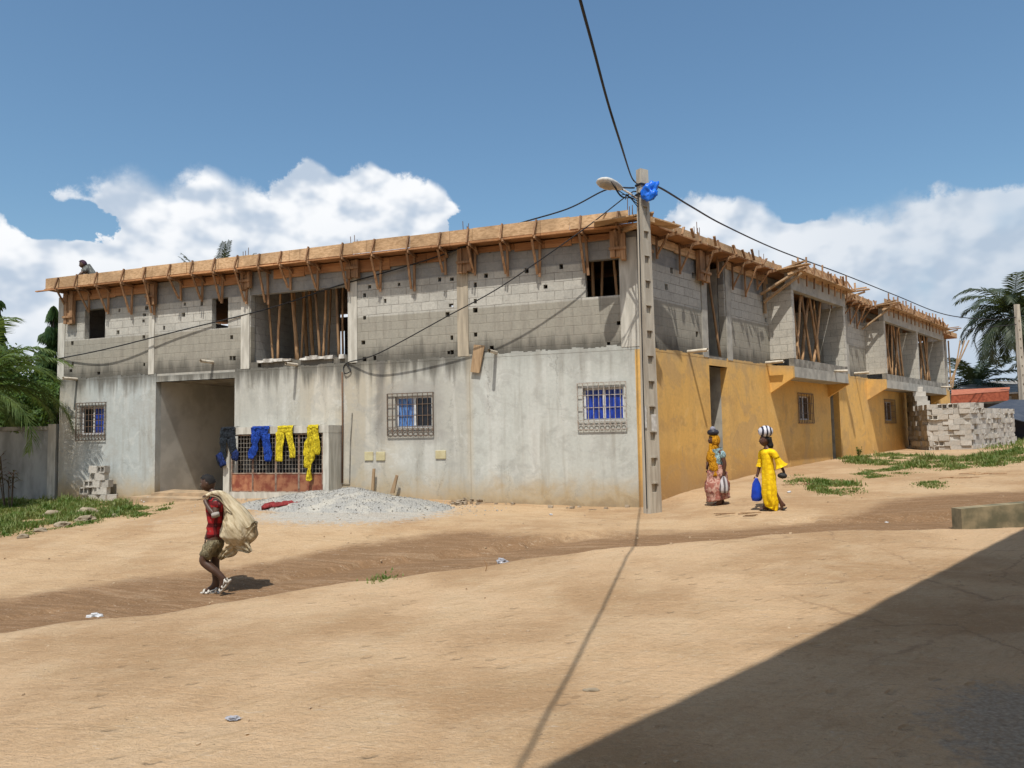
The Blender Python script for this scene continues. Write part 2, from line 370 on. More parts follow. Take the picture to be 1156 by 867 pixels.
M['ply']=wood('formwork_ply',(.42,.22,.10),(.30,.14,.06))
M['wood_old']=wood('old_plank',(.42,.29,.17),(.26,.17,.095),ax=2)
M['bamboo']=wood('prop_pole',(.46,.28,.14),(.19,.11,.06),rand=.4,ax=2)
M['iron']=simple('grille_iron',(.10,.085,.07),(.17,.11,.075),30,.7)
M['iron_pale']=simple('grille_iron_pale',(.42,.40,.37),(.28,.22,.17),30,.6)
M['rebar']=simple('rebar',(.11,.07,.05),(.17,.09,.05),40,.7)
M['alu']=simple('window_frame_white',(.66,.67,.68),(.50,.50,.50),8,.45)
M['pvc']=simple('pvc_pipe',(.66,.60,.50),(.48,.42,.33),6,.5)
M['rust']=simple('rusty_sheet',(.19,.05,.03),(.36,.16,.085),4,.8,.3,lo=.35,hi=.62,rand=.25,det=7)
M['gframe']=simple('gate_frame_brown',(.20,.11,.08),(.34,.28,.22),7,.8)
M['black']=simple('dark_interior',(.02,.02,.02),(.03,.03,.03),3,.9)
M['cable']=simple('cable_black',(.014,.014,.017),(.02,.02,.022),5,.6)
M['gravel']=None
def glass(name,c,c2=None,sc=3):
    n=material(name,.12,.5); f=n.noise(n.vmul(n.co,(6,1,1.2)),sc,3)
    n.put(n.b.inputs['Base Color'],n.mix(n.ss(f,.4,.6),c,c2 or tuple(v*.6 for v in c))); return n.m
M['blueglass']=glass('window_pane_blue_curtain',(.012,.05,.38),(.008,.025,.20))
M['ltblue']=glass('window_pane_patterned_curtain',(.10,.22,.48),(.03,.08,.25),5)
M['darkglass']=glass('window_pane_dark',(.012,.013,.018))

# ------------------------------------------------------------------ ground
ctl=[ # (px,py,z) on the lower ground
 (-300,600,-.1),(-200,720,-.6),(0,700,-.52),(0,640,-.36),(0,590,-.06),(60,572,-.02),(150,572,.02),(120,640,-.36),(250,670,-.47),(200,600,-.1),(230,565,.12),
 (300,572,.12),(300,615,-.16),(400,575,.12),(400,612,-.17),(400,655,-.42),(500,570,.08),(500,600,-.08),(560,630,-.27),(600,572,.03),(600,605,-.08),(726,573,.0),(738,580,.0),(690,585,-.03),
 (725,600,-.08),(808,573,.1),(866,578,.1),(749,560,.16),(830,590,.0),(900,528,.52),(945,519,.62),(1000,508,.72),(1025,509,.73),(960,575,.14),(980,540,.42),(1060,560,.30),(1060,530,.56),(1156,558,.30),(1156,530,.58),(1100,512,.74),(1150,501,.82),(1200,495,.88),(1400,560,.4)]
def solve(pts,lam):
    P=np.array([(p.x,p.y) for p in pts]); Z=np.array([p.z for p in pts]); n=len(P)
    d=np.linalg.norm(P[:,None]-P[None],axis=2); K=np.where(d>0,d*d*np.log(d+1e-9),0)+lam*np.eye(n)
    Q=np.hstack([np.ones((n,1)),P]); Mx=np.block([[K,Q],[Q.T,np.zeros((3,3))]]); s=np.linalg.solve(Mx,np.concatenate([Z,np.zeros(3)]))
    return P,s[:n],s[n:]
def ev(sol,x,y):
    P,w_,a=sol; d2=(x[...,None]-P[:,0])**2+(y[...,None]-P[:,1])**2
    return (w_*(.5*d2*np.log(d2+1e-9))).sum(-1)+a[0]+a[1]*x+a[2]*y
def PG(c): 
    v=G(*c); v.z=c[2]; return v
extra=[Vector((-24,24,0)),Vector((-30,15,-.5)),Vector((-15,34,.1)),Vector((8,34,.5)),Vector((30,50,.95)),Vector((30,20,.8)),Vector((40,40,.95)),Vector((24,10,.4))]
LOW=solve([PG(c) for c in ctl]+extra,.5)
edge_px=[(-400,790,-.5),(-150,738,-.45),(0,712,-.40),(100,698,-.385),(240,682,-.36),(340,665,-.32),(440,650,-.28),(560,635,-.19),(640,624,-.12),(725,614,-.05),(820,606,.02),(900,601,.05),(980,597,.08),(1080,595,.1),(1200,594,.14),(1500,600,.2)]
EP=[PG(c) for c in edge_px]
PLA=solve(EP+[Vector((0,2,-.1)),Vector((0,4,-.13)),Vector((3,4,-.06)),Vector((-4,4,-.24)),Vector((5,7,.0)),Vector((8,2,.05)),Vector((0,-6,0)),Vector((-10,0,-.4))],.3)
ex=np.array([p.x for p in EP]); ey=np.array([p.y for p in EP]); o_=np.argsort(ex); ex,ey=ex[o_],ey[o_]
def hgt(x,y):
    x=np.asarray(x,float); y=np.asarray(y,float)
    xl=np.clip(x,-34,42); yl=np.clip(y,-4,55)
    lo=np.clip(ev(LOW,xl,yl),-.75,1.0); hi=np.clip(ev(PLA,np.clip(x,-14,14),np.clip(y,-8,16)),-.6,.35)
    e=np.interp(x,ex,ey)+.10*np.sin(x*1.7)+.05*np.sin(x*5.1+1)
    lo_c=np.where(y<e+1.6,np.minimum(lo,hi-.09),lo)
    t=np.clip((e+.10-y)/.20,0,1); t=t*t*(3-2*t)
    return lo_c*(1-t)+hi*t, e
def gz(x,y): return float(hgt(np.array([x]),np.array([y]))[0][0])
def gp(px,py):
    r=Vector(ray(px,py)); t=2.0; prev=None
    while t<90:
        p=r*t+Vector((0,0,EYE)); h=p.z-gz(p.x,p.y)
        if h<0:
            a,b=t-.25 if t<30 else t-.6,t
            for _ in range(12):
                mth=(a+b)/2; q=r*mth+Vector((0,0,EYE))
                if q.z-gz(q.x,q.y)<0: b=mth
                else: a=mth
            q=r*b+Vector((0,0,EYE)); q.z=gz(q.x,q.y); return q
        t+= .25 if t<30 else .6
    p=r*45; p.z=gz(p.x,p.y); return p
def axis(lo,hi,segs):
    out=[]
    for a,b,st in segs:
        k=max(1,round((b-a)/st)); out+=[a+(b-a)*i/k for i in range(k)]
    return np.array(sorted(set(lo+[round(v,4) for v in out]+hi)))
gx=axis([-900,-400,-160,-80,-50],[60,100,200,450,900],[(-38,-14,.8),(-14,10,.13),(10,24,.25),(24,44,1.)])
gy=axis([-900,-300,-100,-40,-20],[80,120,250,500,1200],[(-12,2,.8),(2,12,.09),(12,20,.16),(20,36,.4),(36,60,1.5)])
X,Y=np.meshgrid(gx,gy); Z,E=hgt(X,Y)
rn=np.array([[noise.fractal(Vector((a*.55,b*.55,0)),1,2.1,5)*.022+noise.noise(Vector((a*3.1,b*3.1,3)))*.009+noise.noise(Vector((a*.9,b*4.2,7)))*.010+noise.noise(Vector((a*6.5,b*6.5,9)))*.006 for a in gx] for b in gy])
Z=Z+rn*np.clip(1-np.hypot(X,Y-12)/55,0,1)
nv=X.size; me=bpy.data.meshes.new('ground')
idx=np.arange(nv).reshape(X.shape); q=np.stack([idx[:-1,:-1],idx[:-1,1:],idx[1:,1:],idx[1:,:-1]],-1).reshape(-1,4)
me.from_pydata(np.stack([X,Y,Z],-1).reshape(-1,3).tolist(),[],q.tolist()); me.update()
me.polygons.foreach_set('use_smooth',[True]*len(me.polygons))
# damp soil in the track, loose gravel, grass soil as real soil attributes
def seg_dist(x,y,pl):
    d=np.full(x.shape,1e9)
    for p,q_ in zip(pl,pl[1:]):
        vx,vy=q_.x-p.x,q_.y-p.y; t=np.clip(((x-p.x)*vx+(y-p.y)*vy)/(vx*vx+vy*vy),0,1); d=np.minimum(d,np.hypot(x-p.x-t*vx,y-p.y-t*vy))
    return d
up_px=[(-150,690,-.5),(0,678,-.45),(150,658,-.40),(300,637,-.28),(400,619,-.21),(520,605,-.12),(600,612,-.14),(680,606,-.1),(760,600,-.03),(840,596,.02),(900,590,.06),(960,583,.12),(1010,570,.2),(1060,562,.28),(1156,556,.32),(1300,548,.4)]
UPP=[PG(c) for c in up_px]; ux=np.array([p.x for p in UPP]); uy=np.array([p.y for p in UPP])
upper=np.interp(X,ux,uy); wgt=np.clip((upper-Y)/1.7+.6,0,1)*np.clip((Y-E+.02)/.14,0,1); wgt=wgt*(X<13)
damp=wgt.reshape(-1)
gcen=[(G(400,580,.05),2.3,1.5),(G(200,592,-.1),2.6,.8),(G(300,592,-.05),2.2,.9)]
grav=np.zeros(X.shape)
for cpt,rx,ry in gcen: grav=np.maximum(grav,np.clip(1.5-np.hypot((X-cpt.x)/rx,(Y-cpt.y)/ry),0,1)*(1 if rx==2.3 else .45))
gr2=G(1275,850,-.05); grav=np.maximum(grav,np.clip(1.6-np.hypot((X-gr2.x)/.8,(Y-gr2.y)/1.1),0,1))
for nm,arr in (('damp',damp),('gravel',grav.reshape(-1)),('plateau',(Y<E).astype(float).reshape(-1))):
    at=me.attributes.new(nm,'FLOAT','POINT'); at.data.foreach_set('value',arr.astype(np.float32))
def ground_mat():
    n=material('sandy_soil',.95,.15); co=n.co
    big=n.noise(co,.35,5,.6); mid=n.noise(co,1.7,6,.65); fine=n.noise(co,9,6,.7); grain=n.noise(co,70,3,.7)
    rot=n.new('ShaderNodeMapping'); rot.inputs['Rotation'].default_value=(0,0,R(-38)); n.l.new(co,rot.inputs[0])
    rake=n.noise(n.vmul(rot.outputs[0],(1.3,7.5,1)),2.1,5,.62,.6)
    rot2=n.new('ShaderNodeMapping'); rot2.inputs['Rotation'].default_value=(0,0,R(17)); n.l.new(co,rot2.inputs[0])
    rake2=n.noise(n.vmul(rot2.outputs[0],(.8,5.5,1)),1.7,5,.62,.8)
    plat=n.attr('plateau')
    base=n.mix(plat,(.56,.385,.225),(.60,.415,.25))
    col=n.mix(n.ss(big,.40,.60),base,(.43,.275,.15))
    b2=n.noise(co,.8,4,.6); col=n.mix(n.ss(b2,.52,.62,0.,.4),col,(.60,.44,.28)); col=n.mix(n.ss(b2,.44,.36,0.,.35),col,(.40,.255,.14))
    col=n.mix(n.ss(mid,.45,.75,0.,.55),col,(.54,.395,.24))
    col=n.mix(n.ss(rake,.5,.72,0.,.38),col,(.38,.25,.13))
    col=n.mix(n.ss(rake2,.54,.74,0.,.38),col,(.57,.43,.28))
    dmp=n.math('ADD',n.attr('damp'),n.math('MULTIPLY',n.math('SUBTRACT',mid,.5),.6)); dm=n.math('MULTIPLY',n.ss(dmp,.22,.62),n.ss(n.attr('damp'),.0,.2))
    dcol=n.mix(n.ss(rake2,.42,.7),(.20,.112,.056),(.29,.17,.09))
    col=n.mix(n.math('MULTIPLY',dm,.93),col,dcol)
    vo=n.voro(co,38); gcol=n.mix(n.attr('plateau'),n.mix(vo.outputs[0],(.60,.58,.53),(.33,.31,.27)),n.mix(vo.outputs[0],(.50,.42,.32),(.30,.23,.165)))
    gm=n.ss(n.math('ADD',n.attr('gravel'),n.math('MULTIPLY',n.math('SUBTRACT',fine,.5),1.3)),.45,.85)
    col=n.mix(gm,col,gcol)
    sp_=n.voro(co,11); peb=n.math('MULTIPLY',n.ss(sp_.outputs[0],.13,.05),n.ss(mid,.5,.62))
    col=n.mix(n.math('MULTIPLY',peb,.5),col,(.22,.16,.11))
    sp2=n.voro(n.vmul(co,(1,1.3,1)),5.3); peb2=n.math('MULTIPLY',n.ss(sp2.outputs[0],.05,.02),n.ss(rake,.45,.6)); col=n.mix(n.math('MULTIPLY',peb2,.7),col,(.75,.68,.58))
    rut=n.noise(n.vmul(rot2.outputs[0],(.28,3.0,1)),1.6,5,.65,1.2); low_=n.math('SUBTRACT',1.,plat)
    col=n.mix(n.math('MULTIPLY',n.ss(rut,.52,.64),n.math('MULTIPLY',low_,.20)),col,(.27,.165,.09)); col=n.mix(n.math('MULTIPLY',n.ss(rut,.45,.36),n.math('MULTIPLY',low_,.16)),col,(.58,.43,.28))
    dv=n.voro(n.vmul(rot.outputs[0],(1.,1.5,1.)),3.1); dim=n.math('MULTIPLY',n.ss(n.math('ADD',dv.outputs[0],n.math('MULTIPLY',fine,.3)),.36,.22),n.ss(n.noise(co,.6,3),.46,.56))
    col=n.mix(n.math('MULTIPLY',dim,.22),col,(.30,.19,.10))
    cr=n.voro(n.comb(n.math('ADD',n.x,n.math('MULTIPLY',fine,.25)),n.math('ADD',n.y,n.math('MULTIPLY',mid,.5)),0.),.42,'DISTANCE_TO_EDGE')
    crk=n.math('MULTIPLY',n.math('MULTIPLY',n.ss(cr.outputs[0],.009,.0),plat),n.math('MULTIPLY',n.ss(n.x,2.2,3.2),n.ss(mid,.35,.55))); col=n.mix(n.math('MULTIPLY',crk,.5),col,(.2,.12,.07))
    g2=n.noise(co,26,5,.75); g3=n.noise(co,130,2,.8)
    col=n.mix(n.ss(g2,.50,.66,0.,.22),col,(.31,.21,.12))
    col=n.mix(n.ss(g2,.47,.34,0.,.25),col,(.68,.54,.38))
    col=n.mix(n.ss(g3,.55,.7,0.,.2),col,(.22,.15,.09))
    scf=n.noise(n.vmul(rot2.outputs[0],(1.2,6.,1)),4.2,6,.7,1.2)
    col=n.mix(n.math('MULTIPLY',n.ss(scf,.60,.66),n.ss(mid,.40,.6,.0,.5)),col,(.66,.56,.44))
    col=n.mix(n.math('MULTIPLY',n.ss(scf,.40,.33),n.ss(mid,.62,.42,.0,.55)),col,(.24,.15,.08))
    sc2=n.voro(n.vmul(rot.outputs[0],(1,1.7,1)),2.3); col=n.mix(n.math('MULTIPLY',n.ss(n.math('ADD',sc2.outputs[0],n.math('MULTIPLY',fine,.25)),.24,.18),n.ss(big,.42,.55,.0,.5)),col,(.26,.165,.09))
    col=n.mix(n.ss(grain,.3,.75,0.,.16),col,(.25,.17,.10))
    n.put(n.b.inputs['Base Color'],col)
    h=n.math('ADD',n.math('MULTIPLY',fine,1.2),n.math('ADD',n.math('MULTIPLY',grain,.25),n.math('ADD',n.math('MULTIPLY',rake,1.1),n.math('ADD',n.math('MULTIPLY',rake2,1.1),n.math('MULTIPLY',peb,.5)))))
    h=n.math('ADD',n.math('ADD',h,n.math('MULTIPLY',dim,-1.3)),n.math('MULTIPLY',n.math('MULTIPLY',rut,low_),1.2)); h=n.math('ADD',h,n.math('ADD',n.math('MULTIPLY',g2,1.1),n.math('MULTIPLY',scf,.7)))
    bump(n,h,.75,.035); return n.m
me.materials.append(ground_mat())
g=bpy.data.objects.new('ground',me); COL.objects.link(g); tag(g,kind='structure')

# ================================================================== the unfinished building
bld=empty('unfinished_building',C.copy())
tag(bld,'unfinished two-storey corner building, grey render and yellow paint below raw block walls','building')
LA=FA.copy(); LA.translation=(0,0,0); LB=FB.copy(); LB.translation=(0,0,0)
def part(name,bm,mt,L,smooth=False): return link(name,bm,mt,bld,L,smooth)
# ---- facade A ground floor
ent=(A(176,432)[0],A(265,426)[0],-1,3.28)
w1=(A(90.5,458)[0],A(117.5,458)[0],1.86,2.68); w2=(A(446,450)[0],A(487,450)[0],1.84,2.60); w3=(A(658,440)[0],A(704,440)[0],1.90,2.63)
bmw=wallmesh(-17.05,0,-.9,3.44,.2,[ent,w1,w2,w3])
random.seed(3)
xx=-17.05
while xx<0:      # ragged upper edge of the render
    wd=min(random.uniform(.04,.12),-xx)
    if not ent[0]-.02<xx<ent[1]: 
        h=3.50+.045*noise.noise(Vector((xx*2.3,0,0)))+random.uniform(-.02,.025)+(.03 if xx>-4.2 else 0)
        box(bmw,(xx,-.004,3.44),(xx+wd,.03,h))
    xx+=wd
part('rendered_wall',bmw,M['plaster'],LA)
bm=wallmesh(ent[0]+.002,ent[1]-.002,3.28,3.5,.2,[],y0=.012); part('lintel',bm,M['conc'],LA)
bm=bmesh.new(); box(bm,(-.11,-.003,-.5),(.0035,.1,3.46)); part('corner_paint_strip',bm,M['yellow'],LA)
# recess behind the entrance
bm=bmesh.new(); box(bm,(ent[0]-.2,.2,-.5),(ent[0],3.6,3.4)); box(bm,(ent[1],.2,-.5),(ent[1]+.2,3.6,3.4)); box(bm,(ent[0]-.2,3.6,-.5),(ent[1]+.2,3.8,3.4))
PSG=simple('render_passage',(.55,.54,.49),(.42,.41,.37),1.6,.9,.3,det=6)
part('passage_wall',bm,PSG,LA)
# drip of steps in front of the entrance
bm=bmesh.new()
for i,(dx,dy,zt,dep) in enumerate(((0,-.55,.16,.6),(.35,-.05,.27,.5))):
    box(bm,(ent[0]-.1+dx,dy-.35,-.3),(ent[1]-.35,dy+dep,zt),jit=.03)
bmesh.ops.bevel(bm,geom=bm.edges[:],offset=.03,segments=2,affect='EDGES')
part('entrance_step',bm,simple('step_soil_concrete',(.44,.31,.19),(.30,.22,.14),3,.95,.6,bd=.04),LA)
# ---- facade A upper floor
holesA=[]
def H(zoom,ox,oy,l):
    for a,b in l: yield ox+a/zoom,oy+b/zoom
pl=list(H(6.19,60,300,[(130,395),(130,540),(450,465),(460,312),(650,295),(635,343),(628,385),(630,497),(633,690),(133,686),(120,733),(315,750),(500,190)]))
pl+=list(H(5.25,180,260,[(25,578),(148,437),(140,500),(248,433),(425,633),(420,757),(440,757),(590,800)]))
pl+=list(H(5.78,380,260,[(213,368),(405,352),(180,423),(315,460),(180,570),(172,732),(670,320),(750,318),(745,488),(722,548),(750,700),(752,795),(730,797),(903,355),(903,462),(903,520),(905,680),(973,295),(247,833),(180,842)]))
pl+=list(H(6.08,540,270,[(78,75),(52,248),(330,215),(567,187),(460,325),(962,575),(893,718),(90,748)]))
random.seed(5)
for p in pl:
    u,zz=A(*p); a,b=random.uniform(.035,.06),random.uniform(.04,.06); holesA.append((round(u-a,3),round(u+a,3),round(zz-b,3),round(zz+b,3)))
balc=(A(283,334)[0],A(393,322)[0],3.66,5.46); u1=(A(95.5,349)[0],A(118,381)[0],4.64,5.50); u2=(A(239,337)[0],A(257,370)[0],4.64,5.47); u3=(A(660,291)[0],A(708,331)[0],4.67,5.50)
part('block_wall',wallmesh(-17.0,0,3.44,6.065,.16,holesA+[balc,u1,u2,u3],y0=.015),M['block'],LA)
CBR=simple('column_brownish',(.43,.37,.28),(.30,.26,.20),3,.9,.3,stretch=(3,3,.4))
for px_,wd,mi in ((70,.26,0),(171.5,.2,0),(277,.27,0),(398,.26,0),(522.5,.28,1),(712,.40,0)):
    u,_=A(px_,360); u=min(u,-.2); bm=bmesh.new(); box(bm,(u-wd/2,-.012,3.5),(u+wd/2,.02,5.93)); part('column',bm,CBR if mi else M['conc_pale'],LA)
# broken mortar lip on the big opening's sill
bm=bmesh.new(); random.seed(9); xx=balc[0]+.25
while xx<balc[1]-.1:
    wd=random.uniform(.08,.3); 
    if random.random()<.85: box(bm,(xx,-.05-random.random()*.03,3.645+random.uniform(-.02,.0)),(xx+wd,.14,3.69+random.uniform(0,.05)),jit=.012)
    xx+=wd
part('sill',bm,simple('sill_mortar',(.62,.60,.55),(.30,.28,.25),9,.9,.4),LA)
# render patches, boxes and pipes on facade A
bm=bmesh.new(); u,z0_=A(387,430); zt=A(387,420)[1]; zb=A(388,545)[1]
tube(bm,[(u,-.03,zt),(u+.01,-.035,(zt+zb)/2),(u-.01,-.03,zb)],.022,6); part('rust_pipe',bm,M['rebar'],LA,True)
for px0,px1,py0,py1 in ((412,421.5,510,520),(425,435,510,520),(492,503.5,508.5,518)):
    xa,za=A(px0,py1); xb,zb=A(px1,py0); bm=bmesh.new(); box(bm,(xa,-.03,za),(xb,0.03,zb)); bmesh.ops.bevel(bm,geom=bm.edges[:],offset=.008,segments=1,affect='EDGES')
    part('junction_box',bm,simple('box_plastic',(.52,.47,.29),(.44,.38,.22),5,.6),LA)
def pipe_part(frame_pt,L,length,down=.0):
    x_,z_=frame_pt; bm=bmesh.new(); tube(bm,[(x_,.05,z_),(x_+.0,-length,z_-down)],.042,10,cap=False); tube(bm,[(x_,.05,z_),(x_,-length+.002,z_-down)],.034,10,cap=False)
    part('drain_pipe',bm,M['pvc'],L,True)
for px_,py_ in ((87,428),(240,409),(335,412),(560,398)):
    pipe_part(A(px_,py_),LA,.45)
bm=bmesh.new(); u0,z0=A(403,470); 
tube(bm,[(A(398,466)[0],-.02,A(398,466)[1]),(A(396,500)[0],-.02,A(396,500)[1]),(A(395,546)[0],-.02,A(395,546)[1]),(A(386,546)[0],-.02,A(386,546)[1])],.012,5); part('wall_conduit',bm,M['conc_dark'],LA)
# ---- windows
def grille(bm,x0,x1,z0,z1,y,r=.007,nv=8,nh=4,scroll=True,margin=.1):
    def b(p,q,rr=r): bar(bm,p,q,rr*2,rr*2,Vector((0,1,.01)))
    for a,c in (((x0,y,z0),(x1,y,z0)),((x0,y,z1),(x1,y,z1)),((x0,y,z0),(x0,y,z1)),((x1,y,z0),(x1,y,z1))): b(a,c,r*1.4)
    zi=z0+(z1-z0)*.2 if scroll else z0
    for i in range(1,nv): xx=x0+(x1-x0)*i/nv; b((xx,y,z0),(xx,y,z1))
    for j in range(0 if scroll else 1,nh): zz=zi+(z1-zi)*j/nh; b((x0,y,zz),(x1,y,zz))
    if scroll:
        for i in range(nv):
            cx=x0+(x1-x0)*(i+.5)/nv; rr_=(x1-x0)/nv*.38; cz=z0+(zi-z0)*.62
            ring=[(cx+rr_*math.cos(t),y-.008,cz+rr_*math.sin(t)) for t in [k*PI/4 for k in range(9)]]
            for p,q in zip(ring,ring[1:]): b(p,q,r*.8)
    for xx,zz in ((x0,z0),(x1,z0),(x0,z1),(x1,z1)): b((xx,y,zz),(xx,.02,zz))
def window(L,op,gr,panes,nv=8,nh=4,scroll=True,gmat='iron',yo=0.):
    x0,x1,z0,z1=op; fb=bmesh.new(); t=.045
    for a,b in (((x0,.09,z0),(x1,.14,z0+t)),((x0,.09,z1-t),(x1,.14,z1)),((x0,.09,z0+t),(x0+t,.14,z1-t)),((x1-t,.09,z0+t),(x1,.14,z1-t)),(((x0+x1)/2-t*.7,.085,z0+t),((x0+x1)/2+t*.7,.145,z1-t))): box(fb,a,b)
    fo=part('window',fb,M['alu'],L)
    xm=(x0+x1)/2
    for (a,b),mt in zip(((x0+t,xm-t*.7),(xm+t*.7,x1-t)),panes):
        pb=bmesh.new(); box(pb,(a,.112,z0+t),(b,.12,z1-t)); link('pane',pb,M[mt],fo,Matrix.Identity(4))
    gb=bmesh.new(); grille(gb,*gr,yo-.045 if scroll else yo-.03,nv=nv,nh=nh,scroll=scroll); link('grille',gb,M[gmat],fo,Matrix.Identity(4))
    bb=bmesh.new(); box(bb,(x0-.1,.3,z0-.1),(x1+.1,.31,z1+.1)); link('dark_room_backing',bb,M['black'],fo,Matrix.Identity(4))
def gr_of(fn,a,b,c,d): p=fn(a,c); q=fn(b,d); return (p[0],q[0],min(p[1],q[1]),max(p[1],q[1]))
window(LA,w1,gr_of(A,87.5,119.5,455.5,496.5),('darkglass','blueglass'),nv=9,nh=5)
window(LA,w2,gr_of(A,438,490,445,491),('ltblue','darkglass'),nv=9,nh=3)
window(LA,w3,gr_of(A,652,708,433,484),('blueglass','blueglass'),nv=9,nh=3,gmat='iron_pale')
# ---- facade B ground floor
pas=(3.2,4.2,-1,3.27); w4=(9.0,9.95,1.92,2.66); w5=(17.85,19.0,1.92,2.68); dr=(11.72,12.6,-1,3.0); gar=(21.0,26.6,-1,3.2)
bm=wallmesh(0,29,-.6,3.44,.2,[pas,w4,w5,dr,gar]); random.seed(8); xx=0.
while xx<29:
    wd=random.uniform(.06,.2)
    if not pas[0]-.1<xx<pas[1]: box(bm,(xx,-.004,3.44),(min(xx+wd,29),.03,3.50+.05*noise.noise(Vector((xx*1.6,1,0)))+random.uniform(-.008,.012)))
    xx+=wd
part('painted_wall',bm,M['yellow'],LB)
bm=wallmesh(pas[0]+.002,pas[1]-.002,3.27,3.5,.2,y0=.01); part('lintel',bm,M['conc_dark'],LB)
bm=bmesh.new(); box(bm,(pas[0]-.2,.2,-.3),(pas[0],4.5,5.9)); box(bm,(pas[1],.2,-.3),(pas[1]+.2,4.5,5.9)); box(bm,(pas[0]-.2,4.5,-.3),(pas[1]+.2,4.7,5.9)); part('passage_wall',bm,M['conc'],LB); bm=bmesh.new()
box(bm,(dr[0]-.15,.2,-.3),(dr[0],2.2,3.3)); box(bm,(dr[1],.2,-.3),(dr[1]+.15,2.2,3.3)); box(bm,(dr[0]-.15,2.2,-.3),(dr[1]+.15,2.35,3.3)); part('door_recess',bm,M['conc'],LB); bm=bmesh.new()
box(bm,(gar[0],3.2,-.3),(gar[1],3.4,3.3))
part('passage_wall',bm,M['conc'],LB)
holesB=[(pas[0],pas[1],3.52,6.1),(7.3,11.35,3.5,5.9),(16.05,20.1,3.5,5.9),(21.0,25.0,3.5,5.9)]
for p in list(H(5.42,735,250,[(97,400),(263,330),(285,690),(130,300)]))+list(H(4.82,720,220,[(755,680),(700,680),(755,780)])):
    u,zz=B(*p); holesB.append((round(u-.07,3),round(u+.07,3),round(zz-.07,3),round(zz+.07,3)))
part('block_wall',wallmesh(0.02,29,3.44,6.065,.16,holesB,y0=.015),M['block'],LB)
for u in (.17,3.06,4.4,13.7,28.7): bm=bmesh.new(); box(bm,(u-.14,-.012,3.46),(u+.14,.02,5.93)); part('column',bm,M['conc'],LB)
window(LB,w4,(8.86,10.09,1.82,2.74),('darkglass','darkglass'),nv=9,nh=3,scroll=False)
window(LB,w5,(17.7,19.15,1.82,2.76),('darkglass','darkglass'),nv=9,nh=4,scroll=False)
# bays that jut out over the street
def bay(x0,x1,fins):
    p=.67
    bm=bmesh.new(); box(bm,(x0,-p,3.10),(x1,0.0,3.40)); part('balcony_slab',bm,M['conc'],LB)
    bm=bmesh.new()
    box(bm,(x0+.01,-p+.01,3.404),(x1-.01,-p+.15,3.63)); part('parapet',bm,M['conc_dark'],LB)
    bm=bmesh.new(); box(bm,(x0-.02,-p-.01,5.60),(x1+.02,-p+.16,6.095)); part('beam',bm,M['conc'],LB)
    for u in fins: bm=bmesh.new(); box(bm,(u-.09,-p+.005,3.635 if x0<u<x1 else 3.42),(u+.09,1.6,5.597)); part('fin_wall',bm,M['block_fin'],LB)
    for u in (x0-.062,x1+.062):
        vs=[]; bm=bmesh.new()
        for uu in (u-.06,u+.06): vs.append([bm.verts.new((uu,a,b)) for a,b in ((0.004,2.68),(-p-.004,3.085),(-p-.004,3.41),(0.004,3.47))])
        bm.faces.new(vs[0]); bm.faces.new(vs[1][::-1])
        for i in range(4): bm.faces.new((vs[0][i],vs[1][i],vs[1][(i+1)%4],vs[0][(i+1)%4]))
        bmesh.ops.recalc_face_normals(bm,faces=bm.faces[:]); part('corbel',bm,M['yellow'],LB)
bay(7.0,11.55,(7.1,11.45)); bay(15.8,25.1,(15.9,20.5,25.0))
pipe_part(B(777,397),LB,.5); pipe_part(B(865,409.5),LB,.5); pipe_part(B(965,421.5),LB,.5)
for u in (10.3,24.2):
    bm=bmesh.new(); tube(bm,[(u,-.6,3.44),(u,-1.05,3.42)],.04,10); part('drain_pipe',bm,M['pvc'],LB,True)
# end walls, floor, roof deck, back walls
def P2(ua,off): return C+U*ua+NA*off
def Q2(ub,off): return C+V*ub+NB*off
def miter(off):
    # point with off on both facades
    a=np.array([[NA.x,NA.y],[NB.x,NB.y]]); s=np.linalg.solve(a,[off,off]); return C+Vector((s[0],s[1],0))
def deck(off,dep,z0,z1,ext=0,extb=0):
    poly=[P2(17+ext,off),miter(off),Q2(29+extb,off),Q2(29+extb,-dep),miter(-dep),P2(17+ext,-dep)]
    bm=bmesh.new(); prism(bm,[(p-C)[:2] for p in poly],z0,z1); return bm
I4=Matrix.Identity(4)
part('floor_slab',deck(-.19,7.,3.30,3.50),M['conc_dark'],I4)
bm=bmesh.new()
for a,b in ((P2(17,-7.),miter(-7.)),(miter(-7.),Q2(29,-7.))):
    d=(b-a); L_=d.length; Mx=frame(d.normalized(),a-C); wb=wallmesh(0,L_,-.5,5.98,.15,[(k*3.2+.8,k*3.2+2.0,4.5,5.5) for k in range(int(L_/3.2))]); 
    for v in wb.verts: v.co=Mx@v.co
    tmp=bpy.data.meshes.new('t'); wb.to_mesh(tmp); wb.free(); bm.from_mesh(tmp); bpy.data.meshes.remove(tmp)
part('rear_wall',bm,M['block_in'],I4)
bm=bmesh.new(); box(bm,(-17.0,.2,-.5),(-16.84,7,3.42)); box(bm,(-16.99,.18,3.42),(-16.84,7,5.98)); part('end_wall',bm,M['block_in'],LA)
bm=bmesh.new(); box(bm,(28.84,.21,-.3),(29.0,7,5.98)); part('end_wall',bm,M['block_in'],LB)
bm=bmesh.new()   # inner cross walls that show in the big openings
box(bm,(-10.45,.2,3.5),(-10.3,4,5.95)); box(bm,(-7.28,.2,3.5),(-7.12,3,5.95)); box(bm,(-10.3,2.0,3.5),(-8.9,2.15,5.95)); box(bm,(-8.1,2.4,3.5),(-7.3,2.55,5.95)); part('partition_wall',bm,M['block_in'],LA)
